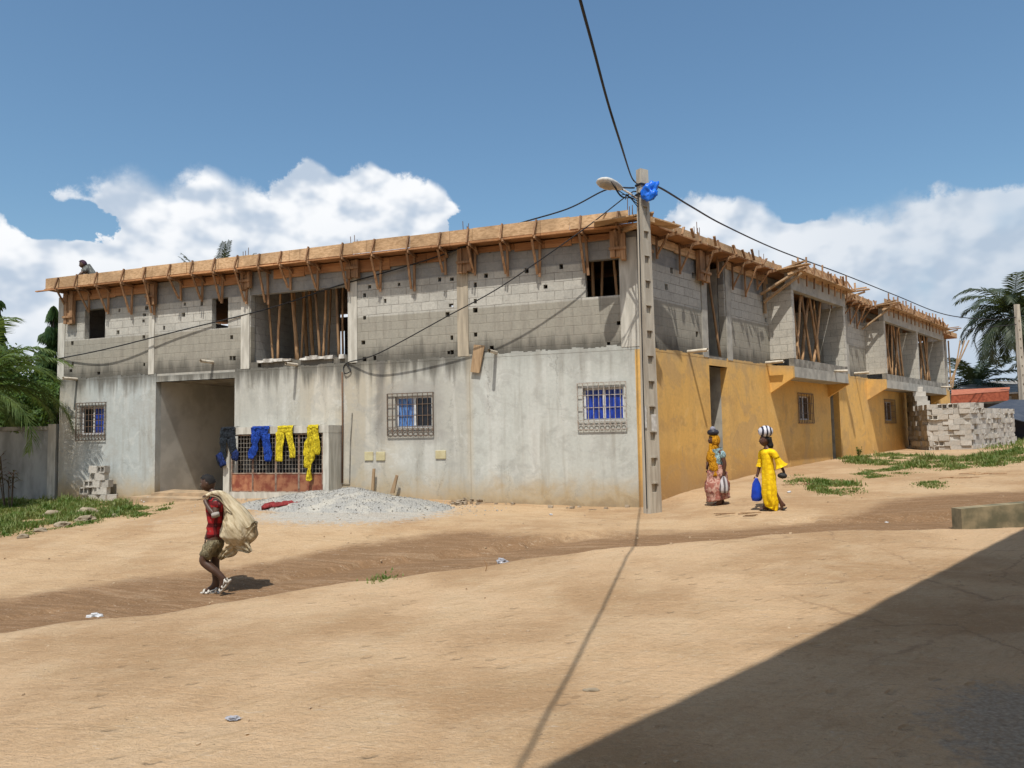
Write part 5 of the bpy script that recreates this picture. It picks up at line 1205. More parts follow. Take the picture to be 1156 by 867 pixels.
# scattered pebbles on the swept yard and track: uncountable
bm=bmesh.new(); random.seed(5)
PP=[]
for k in range(500):
    x_=random.uniform(-9,10); y_=random.uniform(3.4,15.5); PP.append((x_,y_))
zs=hgt(np.array([p[0] for p in PP]),np.array([p[1] for p in PP]))[0]
for (x_,y_),zg in zip(PP,zs):
    s=random.uniform(.004,.013)*(1 if y_<9 else 1.3)
    if noise.noise(Vector((x_*.7,y_*.7,2)))<-.05: continue
    box(bm,(-s,-s,-s*.6),(s,s*.8,s*.7),Matrix.Translation((x_,y_,zg))@Matrix.Rotation(random.uniform(0,6),4,'Z'),jit=s*.4)
tag(link('pebbles',bm,simple('pebble',(.50,.38,.25),(.36,.26,.17),2,.95),None,I4),'small pebbles and clods scattered over the sandy ground','pebbles',kind='stuff')
def sticks(label,px,py,n,seed):
    random.seed(seed); bm=bmesh.new()
    for k in range(n):
        a=random.uniform(-.5,.5); p=Vector((random.uniform(-.5,.5),random.uniform(-.3,.3),.02)); bar(bm,p,p+Vector((math.cos(a),math.sin(a),.05))*random.uniform(.15,.5),.014,.014)
    tag(link('dry_twigs',bm,M['bamboo'],None,Matrix.Translation(gp(px,py))),label,'twigs',kind='stuff')
sticks('dry twigs on the bank left of the woman in yellow',838,582,8,1); sticks('dry twigs on the bank right of the woman in yellow',905,548,10,2); sticks('dry sticks on the right bank by the track',1112,536,7,3); sticks('dry sticks beside the tuft on the right bank',1065,541,7,6)

# ================================================================== people
def skin_body(verts,edges,root,sub=2):
    """joints with radii -> one continuous skinned surface"""
    bm=bmesh.new(); sk=bm.verts.layers.skin.verify(); vd={}
    for k,(p,r_) in verts.items():
        v=bm.verts.new(p); v[sk].radius=(r_,r_) if not isinstance(r_,tuple) else r_; vd[k]=v
        if k==root or k.startswith('root'): v[sk].use_root=True
    for a,b in edges: bm.edges.new((vd[a],vd[b]))
    me_=bpy.data.meshes.new('tmp'); bm.to_mesh(me_); bm.free(); o=bpy.data.objects.new('tmp',me_); COL.objects.link(o)
    md=o.modifiers.new('s','SKIN'); md.use_smooth_shade=True; md.branch_smoothing=.4
    sb=o.modifiers.new('u','SUBSURF'); sb.levels=sub; sb.render_levels=sub
    dg=bpy.context.evaluated_depsgraph_get(); dg.update(); res=bpy.data.meshes.new_from_object(o.evaluated_get(dg)); bpy.data.objects.remove(o); bpy.data.meshes.remove(me_); return res
def merge(meshes):
    bm=bmesh.new()
    for q_ in meshes: bm.from_mesh(q_)
    return bm
SKIN=simple('skin_dark',(.055,.027,.017),(.085,.045,.028),6,.5,0,spec=.45); SKIN2=simple('skin_brown',(.10,.045,.028),(.075,.032,.02),6,.5,0,spec=.4)
HAIR=simple('hair_black',(.008,.007,.007),(.014,.012,.011),20,.8)
def fingers(V_,E_,tag_,palm_,d,side_,sz=1.,curl=(0,0,-1),ncurl=.5):
    """five separate finger chains rooted inside the palm; d=finger direction, side_=across the palm"""
    d=Vector(d).normalized(); side_=Vector(side_).normalized(); cur=Vector(curl)
    for i,(o_,ln) in enumerate(((-.026,.055),(-.009,.068),(.009,.063),(.026,.048))):
        b=Vector(palm_)+side_*o_*sz+d*.02*sz; m1=b+d*ln*.55*sz+cur*.005; t_=m1+(d*(1-ncurl)+cur*ncurl).normalized()*ln*.6*sz
        V_['root%s%d'%(tag_,i)]=(b,.0095*sz); V_['%s%dm'%(tag_,i)]=(m1,.009*sz); V_['%s%dt'%(tag_,i)]=(t_,.007*sz)
        E_+= [('root%s%d'%(tag_,i),'%s%dm'%(tag_,i)),('%s%dm'%(tag_,i),'%s%dt'%(tag_,i))]
    b=Vector(palm_)-d*.015*sz-side_*.024*sz; m1=b+(-side_*.8+d*.6).normalized()*.032*sz; t_=m1+(d*.9-side_*.1+cur*.3).normalized()*.03*sz
    V_['root%sT'%tag_]=(b,.012*sz); V_['%sTm'%tag_]=(m1,.011*sz); V_['%sTt'%tag_]=(t_,.009*sz); E_+=[('root%sT'%tag_,'%sTm'%tag_),('%sTm'%tag_,'%sTt'%tag_)]
def head_mesh(cen,s,yaw_fwd,pitch=0,skin=None):
    """a head facing +x locally before orientation; returns bmesh pieces: skull with face, nose, ears, lips"""
    bm=bmesh.new(); bmesh.ops.create_uvsphere(bm,u_segments=28,v_segments=20,radius=1)
    for v in bm.verts:
        x_,y_,z_=v.co; 
        X_=x_*.098; Y_=y_*.076; Z_=z_*.118
        if x_>0:
            fz=z_
            X_*= .92 if fz>0 else .96
            if -.75<fz<-.25: X_*=1.06           # mouth and chin
            if .02<fz<.3 and abs(y_)<.7: X_*=.955     # eye sockets
        if z_<-.3: Y_*=1-.35*(-z_-.3); X_*=(1-.25*(-z_-.3)) if x_<0 else 1
        if abs(y_)<.16 and x_>.7 and -.28<z_<.12: X_+=.018*(1-abs(y_)/.16)*(1-abs(z_+.14)/.26 if z_<-.14 else 1-abs(z_+.14)/.3)*1.3
        if abs(y_)<.32 and x_>.6 and -.58<z_<-.38: X_+=.008
        v.co=Vector((X_,Y_,Z_))
    for s_e in (-1,1):      # ears
        r_=bmesh.ops.create_icosphere(bm,subdivisions=2,radius=1)
        for v in r_['verts']: v.co=Vector((v.co.x*.016-.005,s_e*.078+v.co.y*.007,v.co.z*.028-.006))
    Mx=Matrix.Translation(cen)@Matrix.Rotation(yaw_fwd,4,'Z')@Matrix.Rotation(pitch,4,'Y')@Matrix.Scale(s,4)
    bmesh.ops.transform(bm,matrix=Mx,verts=bm.verts[:]); me_=bpy.data.meshes.new('h'); bm.to_mesh(me_); bm.free(); return me_,Mx
EYEM=simple('eye_white',(.25,.22,.20),(.2,.18,.16),5,.4); PUP=simple('pupil',(.01,.008,.006),(.01,.008,.006),5,.2)
def eyes(parent,Mx):
    for s_ in (-1,1):
        bm=bmesh.new(); bmesh.ops.create_uvsphere(bm,u_segments=10,v_segments=8,radius=.0095); bmesh.ops.transform(bm,matrix=Mx@Matrix.Translation((.079,s_*.030,.018)),verts=bm.verts[:])
        e_=link('eye',bm,EYEM,parent,I4,True)
        bm=bmesh.new(); bmesh.ops.create_uvsphere(bm,u_segments=8,v_segments=6,radius=.006); bmesh.ops.transform(bm,matrix=Mx@Matrix.Translation((.0850,s_*.030,.018)),verts=bm.verts[:]); link('pupil',bm,PUP,e_,I4,True)
def hair_cap(parent,Mx,mt,kx=1.08,name='hair',cut=.12,back=0):
    bm=bmesh.new(); bmesh.ops.create_uvsphere(bm,u_segments=24,v_segments=16,radius=1)
    dele=[v for v in bm.verts if (v.co.x>0 and v.co.z<.42+.25*(v.co.x)) or (v.co.x<=0 and v.co.z<cut-.35+back)]
    for v in bm.verts: n_=noise.noise(v.co*7)*.03; v.co=Vector((v.co.x*.101*(kx+n_),v.co.y*.079*(kx+n_),v.co.z*.120*(kx+n_)))
    bmesh.ops.delete(bm,geom=dele,context='VERTS'); bmesh.ops.transform(bm,matrix=Mx,verts=bm.verts[:]); return link(name,bm,mt,parent,I4,True)
# ---- man with the sack -------------------------------------------------
mp=G(245,669,-.46); mp.z=gz(mp.x,mp.y)+.0
dman=mp.y; SM=F/dman
man=empty('person',Matrix.Translation(mp)); tag(man,'man in red checked shirt and khaki shorts walking left with a sack on his shoulder','person')
def m_(px,py,y_=0): return Vector(((px-245)/SM,y_,(667-py)/SM+ .0))
fy=-1
Vb={'pel':(m_(243,606),(.13,.105)),'bel':(m_(245,592),(.12,.10)),'che':(m_(246,575),(.155,.115)),'uch':(m_(245,564),(.13,.095)),'nec':(m_(240,556),.052),'hb':(m_(236,550),.05),
 'sL':(m_(249,564,-.17),.055),'eL':(m_(250,579,-.23),.042),'fL':(m_(243,573,-.2),.036),'wL':(m_(237,566.5,-.15),.028),'hL':(m_(234.5,562,-.12),.034),
 'sR':(m_(241,565,.17),.055),'eR':(m_(233,587,.21),.042),'fR':(m_(230,596,.2),.036),'wR':(m_(227.5,604,.19),.026),'hR':(m_(226,609.5,.18),.030),
 'pL':(m_(243,610,-.08),.09),'kL':(m_(231,629.5,-.09),.068),'cL':(m_(243,638.5,-.10),.060),'aL':(m_(256,648,-.10),.040),'heL':(m_(259,652,-.10),.032),'toL':(m_(252,661,-.10),.028),
 'pR':(m_(243,610,.08),.09),'tR':(m_(240.5,624,.08),.072),'kR':(m_(239.5,636,.08),.064),'cR':(m_(241,645,.08),.061),'aR':(m_(241.5,659,.08),.038),'heR':(m_(243,663.5,.08),.033),'toR':(m_(229,665,.08),.024)}
Eb=[('pel','bel'),('bel','che'),('che','uch'),('uch','nec'),('nec','hb'),('uch','sL'),('sL','eL'),('eL','fL'),('fL','wL'),('wL','hL'),('uch','sR'),('sR','eR'),('eR','fR'),('fR','wR'),('wR','hR'),('pel','pL'),('pL','kL'),('kL','cL'),('cL','aL'),('aL','heL'),('aL','toL'),('pel','pR'),('pR','tR'),('tR','kR'),('kR','cR'),('cR','aR'),('aR','heR'),('aR','toR')]
fingers(Vb,Eb,'a',m_(226,609.5,.18),(-.3,0,-1),(-.3,1,0),1.05,(1,0,-.3),.4)
fingers(Vb,Eb,'b',m_(234.5,562,-.12),(-.1,.2,1),(-1,-.2,0),1.0,(1,.6,-.2),.75)
body=skin_body(Vb,Eb,'pel'); hm,Mh=head_mesh(m_(233.8,544.8),.98*dman/10.2,PI+.12,.32)
bo=link('body',merge([body,hm]),SKIN,man,I4,True)
eyes(bo,Mh); hair_cap(bo,Mh,HAIR,1.07)
# shirt: red check, follows torso and upper arms
def check_mat(name,base,dark,light,sc_=26):
    n=material(name,.85,.2); f=n.noise(n.co,7,4); sx=n.math('SINE',n.math('MULTIPLY',n.math('ADD',n.x,n.y),sc_*2.2)); sz=n.math('SINE',n.math('MULTIPLY',n.z,sc_*2.2))
    col=n.mix(n.ss(sx,.2,.5,0.,.75),base,dark); col=n.mix(n.ss(sz,.25,.5,0.,.7),col,dark); col=n.mix(n.math('MULTIPLY',n.ss(n.math('MULTIPLY',sx,sz),.75,.9),.5),col,light)
    n.put(n.b.inputs['Base Color'],n.mix(n.ss(f,.4,.65,0.,.35),col,dark)); bump(n,f,.6,.03); return n.m
RED=check_mat('red_check_shirt',(.36,.018,.02),(.03,.008,.01),(.30,.10,.09),19); KHA=cloth_mat('khaki_shorts_cloth',(.27,.23,.14)); 
Vs={'z':(m_(243.3,608),(.16,.135)),'a':(m_(243.6,601),(.16,.135)),'b':(m_(244,590),(.155,.13)),'c':(m_(245,576),(.185,.14)),'d':(m_(245,564.5),(.15,.11)),'n':(m_(242,559),.07),'l':(m_(249.5,564.5,-.18),.082),'l2':(m_(250.3,573,-.215),.072),'r':(m_(240.5,566,.18),.066),'r2':(m_(235,580,.205),.060)}
sh_=skin_body(Vs,[('z','a'),('a','b'),('b','c'),('c','d'),('d','n'),('d','l'),('l','l2'),('d','r'),('r','r2')],'c')
for v in sh_.vertices: v.co+=v.normal*(.020*noise.noise(v.co*12)+.008*math.sin(v.co.z*55+v.co.x*40))
link('shirt',sh_,RED,man,I4,True)
Vs={'w':(m_(244,602),(.15,.12)),'p':(m_(243.5,608),(.15,.125)),'l0':(m_(241,614,-.08),.11),'l1':(m_(236.5,621,-.09),.10),'l2':(m_(233,627,-.09),.086),'r0':(m_(243,615,.08),.11),'r1':(m_(241.5,622,.08),.10),'r2':(m_(240.5,629,.08),.092)}
so_=skin_body(Vs,[('w','p'),('p','l0'),('l0','l1'),('l1','l2'),('p','r0'),('r0','r1'),('r1','r2')],'p')
for v in so_.vertices: v.co+=v.normal*(.016*noise.noise(v.co*13)+.008*math.sin(v.co.x*60+v.co.z*25))
link('shorts',so_,KHA,man,I4,True)
WHT=simple('white_rubber',(.62,.60,.55),(.45,.42,.37),9,.6)
def shoe(heel,toe,parent,wd=.042,upper=True):
    heel=Vector(heel);toe=Vector(toe); d=(toe-heel).normalized(); n_=Vector((0,1,0)); u_=n_.cross(d); u_= u_ if u_.z>0 else -u_
    bm=bmesh.new(); L_=(toe-heel).length
    rings=tube(bm,[heel+d*L_*t for t in (-.06,.05,.3,.6,.85,1.02)],[(.010,wd*.5),(.018,wd*.85),(.017,wd*.8),(.017,wd*1.05),(.016,wd*.95),(.009,wd*.5)],12,fr=tuple(u_))
    o=link('sandal',bm,WHT,parent,I4,True)
    bm=bmesh.new()
    for t in (.15,.55,.8):
        cpt=heel+d*L_*t; hh=.085 if t<.3 else .05
        arc=[cpt+n_*math.cos(a)*wd*1.08+u_*math.sin(a)*hh for a in [PI*k/8 for k in range(9)]]; tube(bm,arc,[(.015,.004)]*9,6,fr=tuple(d))
    for s_ in (-1,1): tube(bm,[heel+d*L_*.05+n_*s_*wd+u_*.06,heel+d*L_*.5+n_*s_*wd+u_*.02],.007,5)
    link('strap',bm,WHT,o,I4,True)
shoe(m_(245.5,667,.08),m_(224.5,667,.08),man); shoe(m_(262.5,651,-.10),m_(251.5,665.5,-.10),man)
# bandages on the arms
bm=bmesh.new(); tube(bm,[m_(249.3,576.5,-.225),m_(250.6,580.5,-.236)],[.054,.054],10); link('elbow_band',bm,simple('grey_band',(.36,.33,.30),(.3,.27,.24),8,.8),man,I4,True)
bm=bmesh.new(); tube(bm,[m_(233,588,.21),m_(232.3,590,.21)],.052,10); link('arm_band',bm,M['conc_pale'],man,I4,True)
# sack: a thing of its own
def sack_mat():
    n=material('woven_sack',.8,.25); st=n.noise(n.comb(n.math('MULTIPLY',n.math('ADD',n.x,n.math('MULTIPLY',n.z,.8)),26),n.math('MULTIPLY',n.y,26),n.math('MULTIPLY',n.z,3)),1.,4,.6)
    b=n.noise(n.co,3,3); col=n.mix(n.ss(st,.35,.7),(.58,.50,.35),(.33,.26,.155)); col=n.mix(n.ss(b,.48,.66,0.,.5),col,(.40,.33,.21))
    n.put(n.b.inputs['Base Color'],col); bump(n,st,.7,.03); return n.m
SACK=sack_mat()
sk_o=man.matrix_world.translation.copy(); sack=empty('sack',Matrix.Translation(sk_o)); tag(sack,'bulging cream woven sack slung over the walking man\'s shoulder','sack')
bm=bmesh.new()
path=[(236,558.5),(241,556),(247.5,555.5),(254,559),(260.5,568),(266,580),(269,592),(269.5,603),(268,612)]
rad=[.026,.028,.036,.055,.095,.16,.225,.235,.15]
P_=spline([m_(a,b,-.12+.12*i/8) for i,(a,b) in enumerate(path)],5); rr=np.interp(np.linspace(0,1,len(P_)),np.linspace(0,1,len(rad)),rad)
rings=tube(bm,P_,[(r_,r_*.85) for r_ in rr],44)
for i,rg in enumerate(rings):
    t=i/len(rings); c0=sum((v.co for v in rg),Vector())/len(rg)
    for k,v in enumerate(rg):
        d=(v.co-c0); a=k/44*2*PI; f=1+ .09*t*math.sin(a*9+t*3)+.07*math.sin(a*15+t*7+2*noise.noise(Vector((t*5,a,0))))*(1-t*.4)+.12*noise.noise(Vector((math.cos(a)*1.5,math.sin(a)*1.5,t*3))); v.co=c0+d*f
link('bag_body',bm,SACK,sack,I4,True)
def flap(name,pts,wd,seed):
    bm=bmesh.new(); S=spline(pts,6); n_=len(S); rr=np.interp(np.linspace(0,1,n_),np.linspace(0,1,len(wd)),wd)
    rings=tube(bm,S,[(r_,.035*(1-.7*i/n_)+.008) for i,r_ in enumerate(rr)],24,fr=(.3,-.2,1))
    for i,rg in enumerate(rings):
        for k,v in enumerate(rg): v.co.y+=.03*math.sin(k*1.9+i*.35+seed)*(.4+i/n_)
    link(name,bm,SACK,sack,I4,True)
bm=bmesh.new(); tube(bm,spline([m_(243,558,-.2),m_(252,560,-.22),m_(262,572,-.2),m_(276,590,-.12)],5),.008,5); link('sack_seam',bm,simple('sack_edge',(.30,.24,.14),(.2,.16,.1),5,.9),sack,I4,True)
flap('sack_corner',[m_(268,600,-.06),m_(277,600,-.08),m_(284,597,-.08),m_(290.5,588,-.08)],[.17,.14,.09,.012],1)
flap('sack_corner',[m_(266,608,-.06),m_(275,613,-.08),m_(281,618,-.08),m_(284,621,-.08)],[.15,.11,.06,.02],2)
flap('sack_corner',[m_(266,612,-.02),m_(262,619,-.05),m_(255,623,-.06),m_(250,628,-.06)],[.14,.10,.06,.03],3)

# ---- women --------------------------------------------------------------
def place(px,py): 
    p=gp(px,py); return p
def lmap(p0,px0,py0):
    S_=F/p0.y
    return lambda px,py,y_=0: Vector(((px-px0)/S_,y_,(py0-py)/S_))
def shoe_d(heel,toe,parent,mt,wd=.04):
    bm=bmesh.new(); heel=Vector(heel);toe=Vector(toe);L_=(toe-heel); tube(bm,[heel+L_*t for t in (-.05,.1,.5,.9,1.02)],[(.008,wd*.6),(.011,wd*.9),(.011,wd),(.011,wd*.9),(.006,wd*.5)],10,fr=(0,0,1)); o=link('sandal',bm,mt,parent,I4,True)
    bm=bmesh.new(); c0=heel+L_*.65; tube(bm,[c0+Vector((0,math.cos(a)*wd,math.sin(a)*.055)) for a in [PI*k/6 for k in range(7)]],[(.012,.005)]*7,6,fr=(1,0,0)); link('strap',bm,mt,o,I4,True)
BLK=simple('black_rubber',(.02,.018,.018),(.03,.028,.025),9,.6)
wp=place(810,570.5); wp.z+=.0; W1=empty('person',Matrix.Translation(wp)); tag(W1,'woman in orange headscarf, light blue top and patterned wrap skirt carrying bags','person')
q=lmap(wp,810,570.5)
Vb={'pel':(q(812,536),(.14,.12)),'bel':(q(811.5,526),(.12,.10)),'che':(q(811.5,515),(.14,.11)),'uch':(q(811,509.5),(.11,.09)),'nec':(q(810,505.5),.045),'hb':(q(809,501),.045),
 'sL':(q(814,511,-.15),.05),'eL':(q(817,524,-.2),.04),'wL':(q(815.5,534,-.18),.026),'hL':(q(815,537.5,-.17),.03),
 'sR':(q(808,511,.15),.05),'eR':(q(804,522,.2),.038),'wR':(q(802,529,.15),.026),'hR':(q(801.5,531,.14),.03),
 'pL':(q(812,541,-.08),.08),'kL':(q(811,555,-.08),.058),'aL':(q(812,567,-.08),.036),'hhL':(q(813,569.5,-.08),.03),'tL':(q(803,569.8,-.08),.022),
 'pR':(q(812,541,.08),.08),'kR':(q(812,555,.08),.058),'aR':(q(817,566,.08),.036),'hhR':(q(819,569,.08),.03),'tR':(q(810,569.6,.08),.022)}
Eb=[('pel','bel'),('bel','che'),('che','uch'),('uch','nec'),('nec','hb'),('uch','sL'),('sL','eL'),('eL','wL'),('wL','hL'),('uch','sR'),('sR','eR'),('eR','wR'),('wR','hR'),('pel','pL'),('pL','kL'),('kL','aL'),('aL','hhL'),('aL','tL'),('pel','pR'),('pR','kR'),('kR','aR'),('aR','hhR'),('aR','tR')]
fingers(Vb,Eb,'a',q(815,538,-.17),(0,0,-1),(1,0,0),.95,(0,1,.2),.7); fingers(Vb,Eb,'b',q(801.5,531,.14),(-.3,0,-1),(0,1,0),.95,(1,0,0),.6)
body=skin_body(Vb,Eb,'pel'); hm,Mh=head_mesh(q(807.5,497.5),.95,PI,.05); bo=link('body',merge([body,hm]),SKIN2,W1,I4,True); eyes(bo,Mh)
SCARF=cloth_mat('orange_scarf',(.72,.33,.015)); TOP=cloth_mat('light_blue_top',(.42,.62,.66))
def skirt_mat():
    n=material('patterned_wrapper',.85,.2); f=n.noise(n.co,11,3,.5,1.2); g_=n.noise(n.vmul(n.co,(3,3,1)),5,3); col=n.mix(n.ss(f,.47,.53),(.34,.13,.10),(.50,.30,.24)); col=n.mix(n.ss(g_,.55,.6,0.,.7),col,(.12,.035,.03)); n.put(n.b.inputs['Base Color'],col); bump(n,g_,.5,.03); return n.m
# headscarf
bm=bmesh.new(); bmesh.ops.create_uvsphere(bm,u_segments=24,v_segments=16,radius=1)
dl=[v for v in bm.verts if v.co.x<-.62 and -.72<v.co.z<.45]
for v in bm.verts: v.co=q(808.8,498.0)+Vector((v.co.x*.125,v.co.y*.115,v.co.z*.145))
bmesh.ops.delete(bm,geom=dl,context='VERTS'); tube(bm,spline([q(809,503),q(807,511,-.02),q(806,520,-.04),q(807,530,-.1),q(807.5,538,-.13)],5),[(.10,.08)]*6+[(.12,.10)]*5+[(.09,.08)]*5+[(.055,.04)]*5,18,fr=(1,0,0),wob=.03)
link('headscarf',bm,SCARF,W1,I4,True)
Vs={'a':(q(811.5,527),(.15,.13)),'c':(q(811.8,515),(.165,.13)),'d':(q(811,510.5),(.13,.11)),'l':(q(814.5,511.5,-.16),.088),'l2':(q(816.5,519,-.185),.07),'r':(q(808,511.5,.16),.07),'r2':(q(805,518,.18),.065)}
link('blouse',skin_body(Vs,[('a','c'),('c','d'),('d','l'),('l','l2'),('d','r'),('r','r2')],'c'),TOP,W1,I4,True)
bm=bmesh.new(); rg=tube(bm,spline([q(811.5,525),q(811,533),q(810.3,545),q(810.6,556),q(812,564)],4),[(.15,.13)]*4+[(.20,.16)]*4+[(.24,.19)]*4+[(.23,.18)]*5,30,fr=(1,0,0))
for i,r_ in enumerate(rg):
    c0=sum((v.co for v in r_),Vector())/len(r_)
    for k,v in enumerate(r_): v.co=c0+(v.co-c0)*(1+.09*math.sin(k*1.25*2+i*.3+2*noise.noise(Vector((i*.3,k*.2,0))))*min(1,i/5)+.08*noise.noise(v.co*8))
link('wrap_skirt',bm,skirt_mat(),W1,I4,True)
shoe_d(q(814.5,570.6,-.08),q(801.5,570.8,-.08),W1,BLK); shoe_d(q(820,570,.08),q(808.5,570.6,.08),W1,BLK)
# her loads
lp=W1.matrix_world@q(808,490.3)
bm=bmesh.new(); tube(bm,[(0,0,-.03),(0,0,-.01),(0,0,.03),(0,0,.07),(0,0,.085)],[.08,.11,.12,.10,.05],18); o=link('basin',bm,simple('black_basin',(.02,.02,.03),(.035,.035,.05),9,.4),None,Matrix.Translation(lp),True); tag(o,'small black bundle carried on the head of the woman in the orange scarf','bundle')
bm=bmesh.new(); bmesh.ops.create_icosphere(bm,subdivisions=2,radius=.06); bmesh.ops.translate(bm,verts=bm.verts,vec=(-.01,-.02,.09)); tag(link('cloth_pad',bm,simple('grey_cloth',(.25,.25,.30),(.1,.1,.14),9,.8),None,Matrix.Translation(lp),True),'grey cloth knot on top of the black head bundle','cloth')
def bag(name,label,pos,w_,h_,mt,seed,cat='bag'):
    bm=bmesh.new(); rg=tube(bm,[(0,0,.02),(0,0,0),(0,0,-h_*.2),(0,0,-h_*.5),(0,0,-h_*.8),(0,0,-h_*.97),(0,0,-h_)],[(.02,.015),(.03,.02),(w_*.35,w_*.2),(w_*.48,w_*.28),(w_*.5,w_*.3),(w_*.4,w_*.24),(w_*.2,w_*.1)],20)
    for r_ in rg:
        for v in r_: v.co+=Vector((v.co.x,v.co.y,0))*.25*noise.noise(v.co*14+Vector((seed,0,0)))
    o=link(name,bm,mt,None,Matrix.Translation(pos),True); tag(o,label,cat); return o
def stripes(name,a,b,sc_,ax='x'):
    n=material(name,.45,.4); f=n.noise(n.co,6,3); s_=n.math('SINE',n.math('ADD',n.math('MULTIPLY',n.x if ax=='x' else n.y,sc_),n.math('MULTIPLY',f,4.))); n.put(n.b.inputs['Base Color'],n.mix(n.ss(s_,-.1,.2),a,b)); return n.m
bag('plastic_bag','grey and white striped plastic bag hanging from the scarfed woman\'s hand',W1.matrix_world@q(814.8,538.5,-.22),.19,.32,stripes('striped_plastic',(.50,.48,.50),(.12,.10,.11),75),3)
# woman in yellow
wq=place(868,577); W2=empty('person',Matrix.Translation(wq)); tag(W2,'woman in a long bright yellow dress walking left with a striped bundle on her head','person')
q=lmap(wq,868,577)
Vb={'pel':(q(869.5,540),(.13,.115)),'bel':(q(869,528),(.11,.10)),'che':(q(869,516),(.13,.10)),'uch':(q(869,510),(.11,.085)),'nec':(q(868.3,505.5),.042),'hb':(q(867.5,501.5),.044),
 'sL':(q(872.5,511,-.15),.048),'eL':(q(878.5,524,-.19),.036),'wL':(q(882.5,532,-.18),.025),'hL':(q(883,536,-.18),.03),
 'sR':(q(865,511,.15),.048),'eR':(q(863.5,526,.18),.036),'wR':(q(860.5,536,.17),.025),'hR':(q(859,539.5,.17),.03),
 'pL':(q(870,545,-.08),.078),'kL':(q(874,558,-.08),.055),'aL':(q(881.5,569,-.08),.034),'hhL':(q(885,571,-.08),.028),'tL':(q(880.5,576,-.08),.022),
 'pR':(q(869,545,.08),.078),'kR':(q(866.5,560,.08),.055),'aR':(q(866,573,.08),.034),'hhR':(q(869.5,576,.08),.028),'tR':(q(859,576.3,.08),.022)}
Eb=[('pel','bel'),('bel','che'),('che','uch'),('uch','nec'),('nec','hb'),('uch','sL'),('sL','eL'),('eL','wL'),('wL','hL'),('uch','sR'),('sR','eR'),('eR','wR'),('wR','hR'),('pel','pL'),('pL','kL'),('kL','aL'),('aL','hhL'),('aL','tL'),('pel','pR'),('pR','kR'),('kR','aR'),('aR','hhR'),('aR','tR')]
fingers(Vb,Eb,'a',q(883,536.5,-.18),(-.1,0,-1),(0,1,0),.95,(-1,0,0),.7); fingers(Vb,Eb,'b',q(859,540,.17),(0,0,-1),(1,0,0),.95,(0,-1,0),.8)
body=skin_body(Vb,Eb,'pel'); hm,Mh=head_mesh(q(866.3,498),.95,PI,.0); bo=link('body',merge([body,hm]),SKIN2,W2,I4,True); eyes(bo,Mh); hair_cap(bo,Mh,HAIR,1.12)
bm=bmesh.new(); tube(bm,spline([q(870.5,495),q(872,502),q(872.3,507)],4),[(.05,.09)]*4+[(.055,.10)]*3+[(.045,.08)]*2,14,fr=(1,0,0),wob=.02); link('hair_braids',bm,HAIR,W2,I4,True)
YD=check_mat('yellow_dress_cloth',(.86,.60,.008),(.66,.40,.006),(.95,.75,.05),30)
S_=F/wq.y
bm=bmesh.new()
prof=[(868.7,508.5,4.2,.09),(868.8,513,6.6,.13),(868.8,521,6.0,.125),(869,530,6.4,.13),(869.3,540,7.6,.16),(869.4,552,8.0,.17),(869.8,563,7.6,.17),(871,571,6.8,.155),(869.5,574.5,6.5,.14)]
SPp=spline([q(a,b) for a,b,_,_ in prof],3); ri=np.interp(np.linspace(0,1,len(SPp)),np.linspace(0,1,len(prof)),[c/S_ for _,_,c,_ in prof]); rj=np.interp(np.linspace(0,1,len(SPp)),np.linspace(0,1,len(prof)),[d_ for *_,d_ in prof])
rg=tube(bm,SPp,list(zip(ri.tolist(),rj.tolist())),36,fr=(1,0,0))
for i,r_ in enumerate(rg):
    c0=sum((v.co for v in r_),Vector())/len(r_); t=i/len(rg)
    for k,v in enumerate(r_): v.co=c0+(v.co-c0)*(1+.14*max(0,t-.3)*2*math.sin(k/36*2*PI*6+t*4+3*noise.noise(Vector((t*4,0,k*.05))))+.12*noise.noise(v.co*7))
link('dress',bm,YD,W2,I4,True)
Vs={'r0':(q(869,512),.09),'a':(q(872.8,511.5,-.155),.066),'b':(q(876.5,519,-.18),.062),'c':(q(865,511.5,.15),.06),'d':(q(864.6,520,.17),.056)}
link('sleeve',skin_body(Vs,[('r0','a'),('a','b'),('r0','c'),('c','d')],'r0'),YD,W2,I4,True)
bm=bmesh.new(); 
for a,b in ((q(876,518,-.18),q(880.2,527.5,-.19)),(q(864.8,519,.17),q(863.8,528,.18))):
    rg=tube(bm,[a,a.lerp(b,.4),a.lerp(b,.7),b],[.055,.065,.08,.115] if a.y<0 else [.055,.06,.065,.075],26,cap=False)
    for i,r_ in enumerate(rg):
        c0=sum((v.co for v in r_),Vector())/len(r_)
        for k,v in enumerate(r_): v.co=c0+(v.co-c0)*(1+.14*(i/3)*math.sin(k/26*2*PI*7))
link('flared_cuff',bm,YD,W2,I4,True)
shoe_d(q(870.5,577,.08),q(857.5,577.5,.08),W2,BLK); shoe_d(q(886,573,-.08),q(880,577.6,-.08),W2,BLK)
bag('plastic_bag','royal blue plastic bag hanging from the hand of the woman in yellow',W2.matrix_world@q(858,541.5,.14),.21,.42,simple('royal_blue_plastic',(.012,.06,.50),(.008,.035,.3),6,.35,.3),5)
bm=bmesh.new(); bmesh.ops.create_icosphere(bm,subdivisions=3,radius=1)
for v in bm.verts: v.co=Vector((v.co.x*.135*(1+.1*noise.noise(v.co*3)),v.co.y*.13,v.co.z*.115)); v.co.x+=.03*v.co.z
o=link('striped_bundle',bm,stripes('striped_bundle_cloth',(.60,.60,.66),(.03,.03,.05),85),None,Matrix.Translation(W2.matrix_world@q(868,488.2)),True); tag(o,'black and white striped bundle balanced on the head of the woman in yellow','bundle')
bm=bmesh.new(); bmesh.ops.create_icosphere(bm,subdivisions=3,radius=.07)
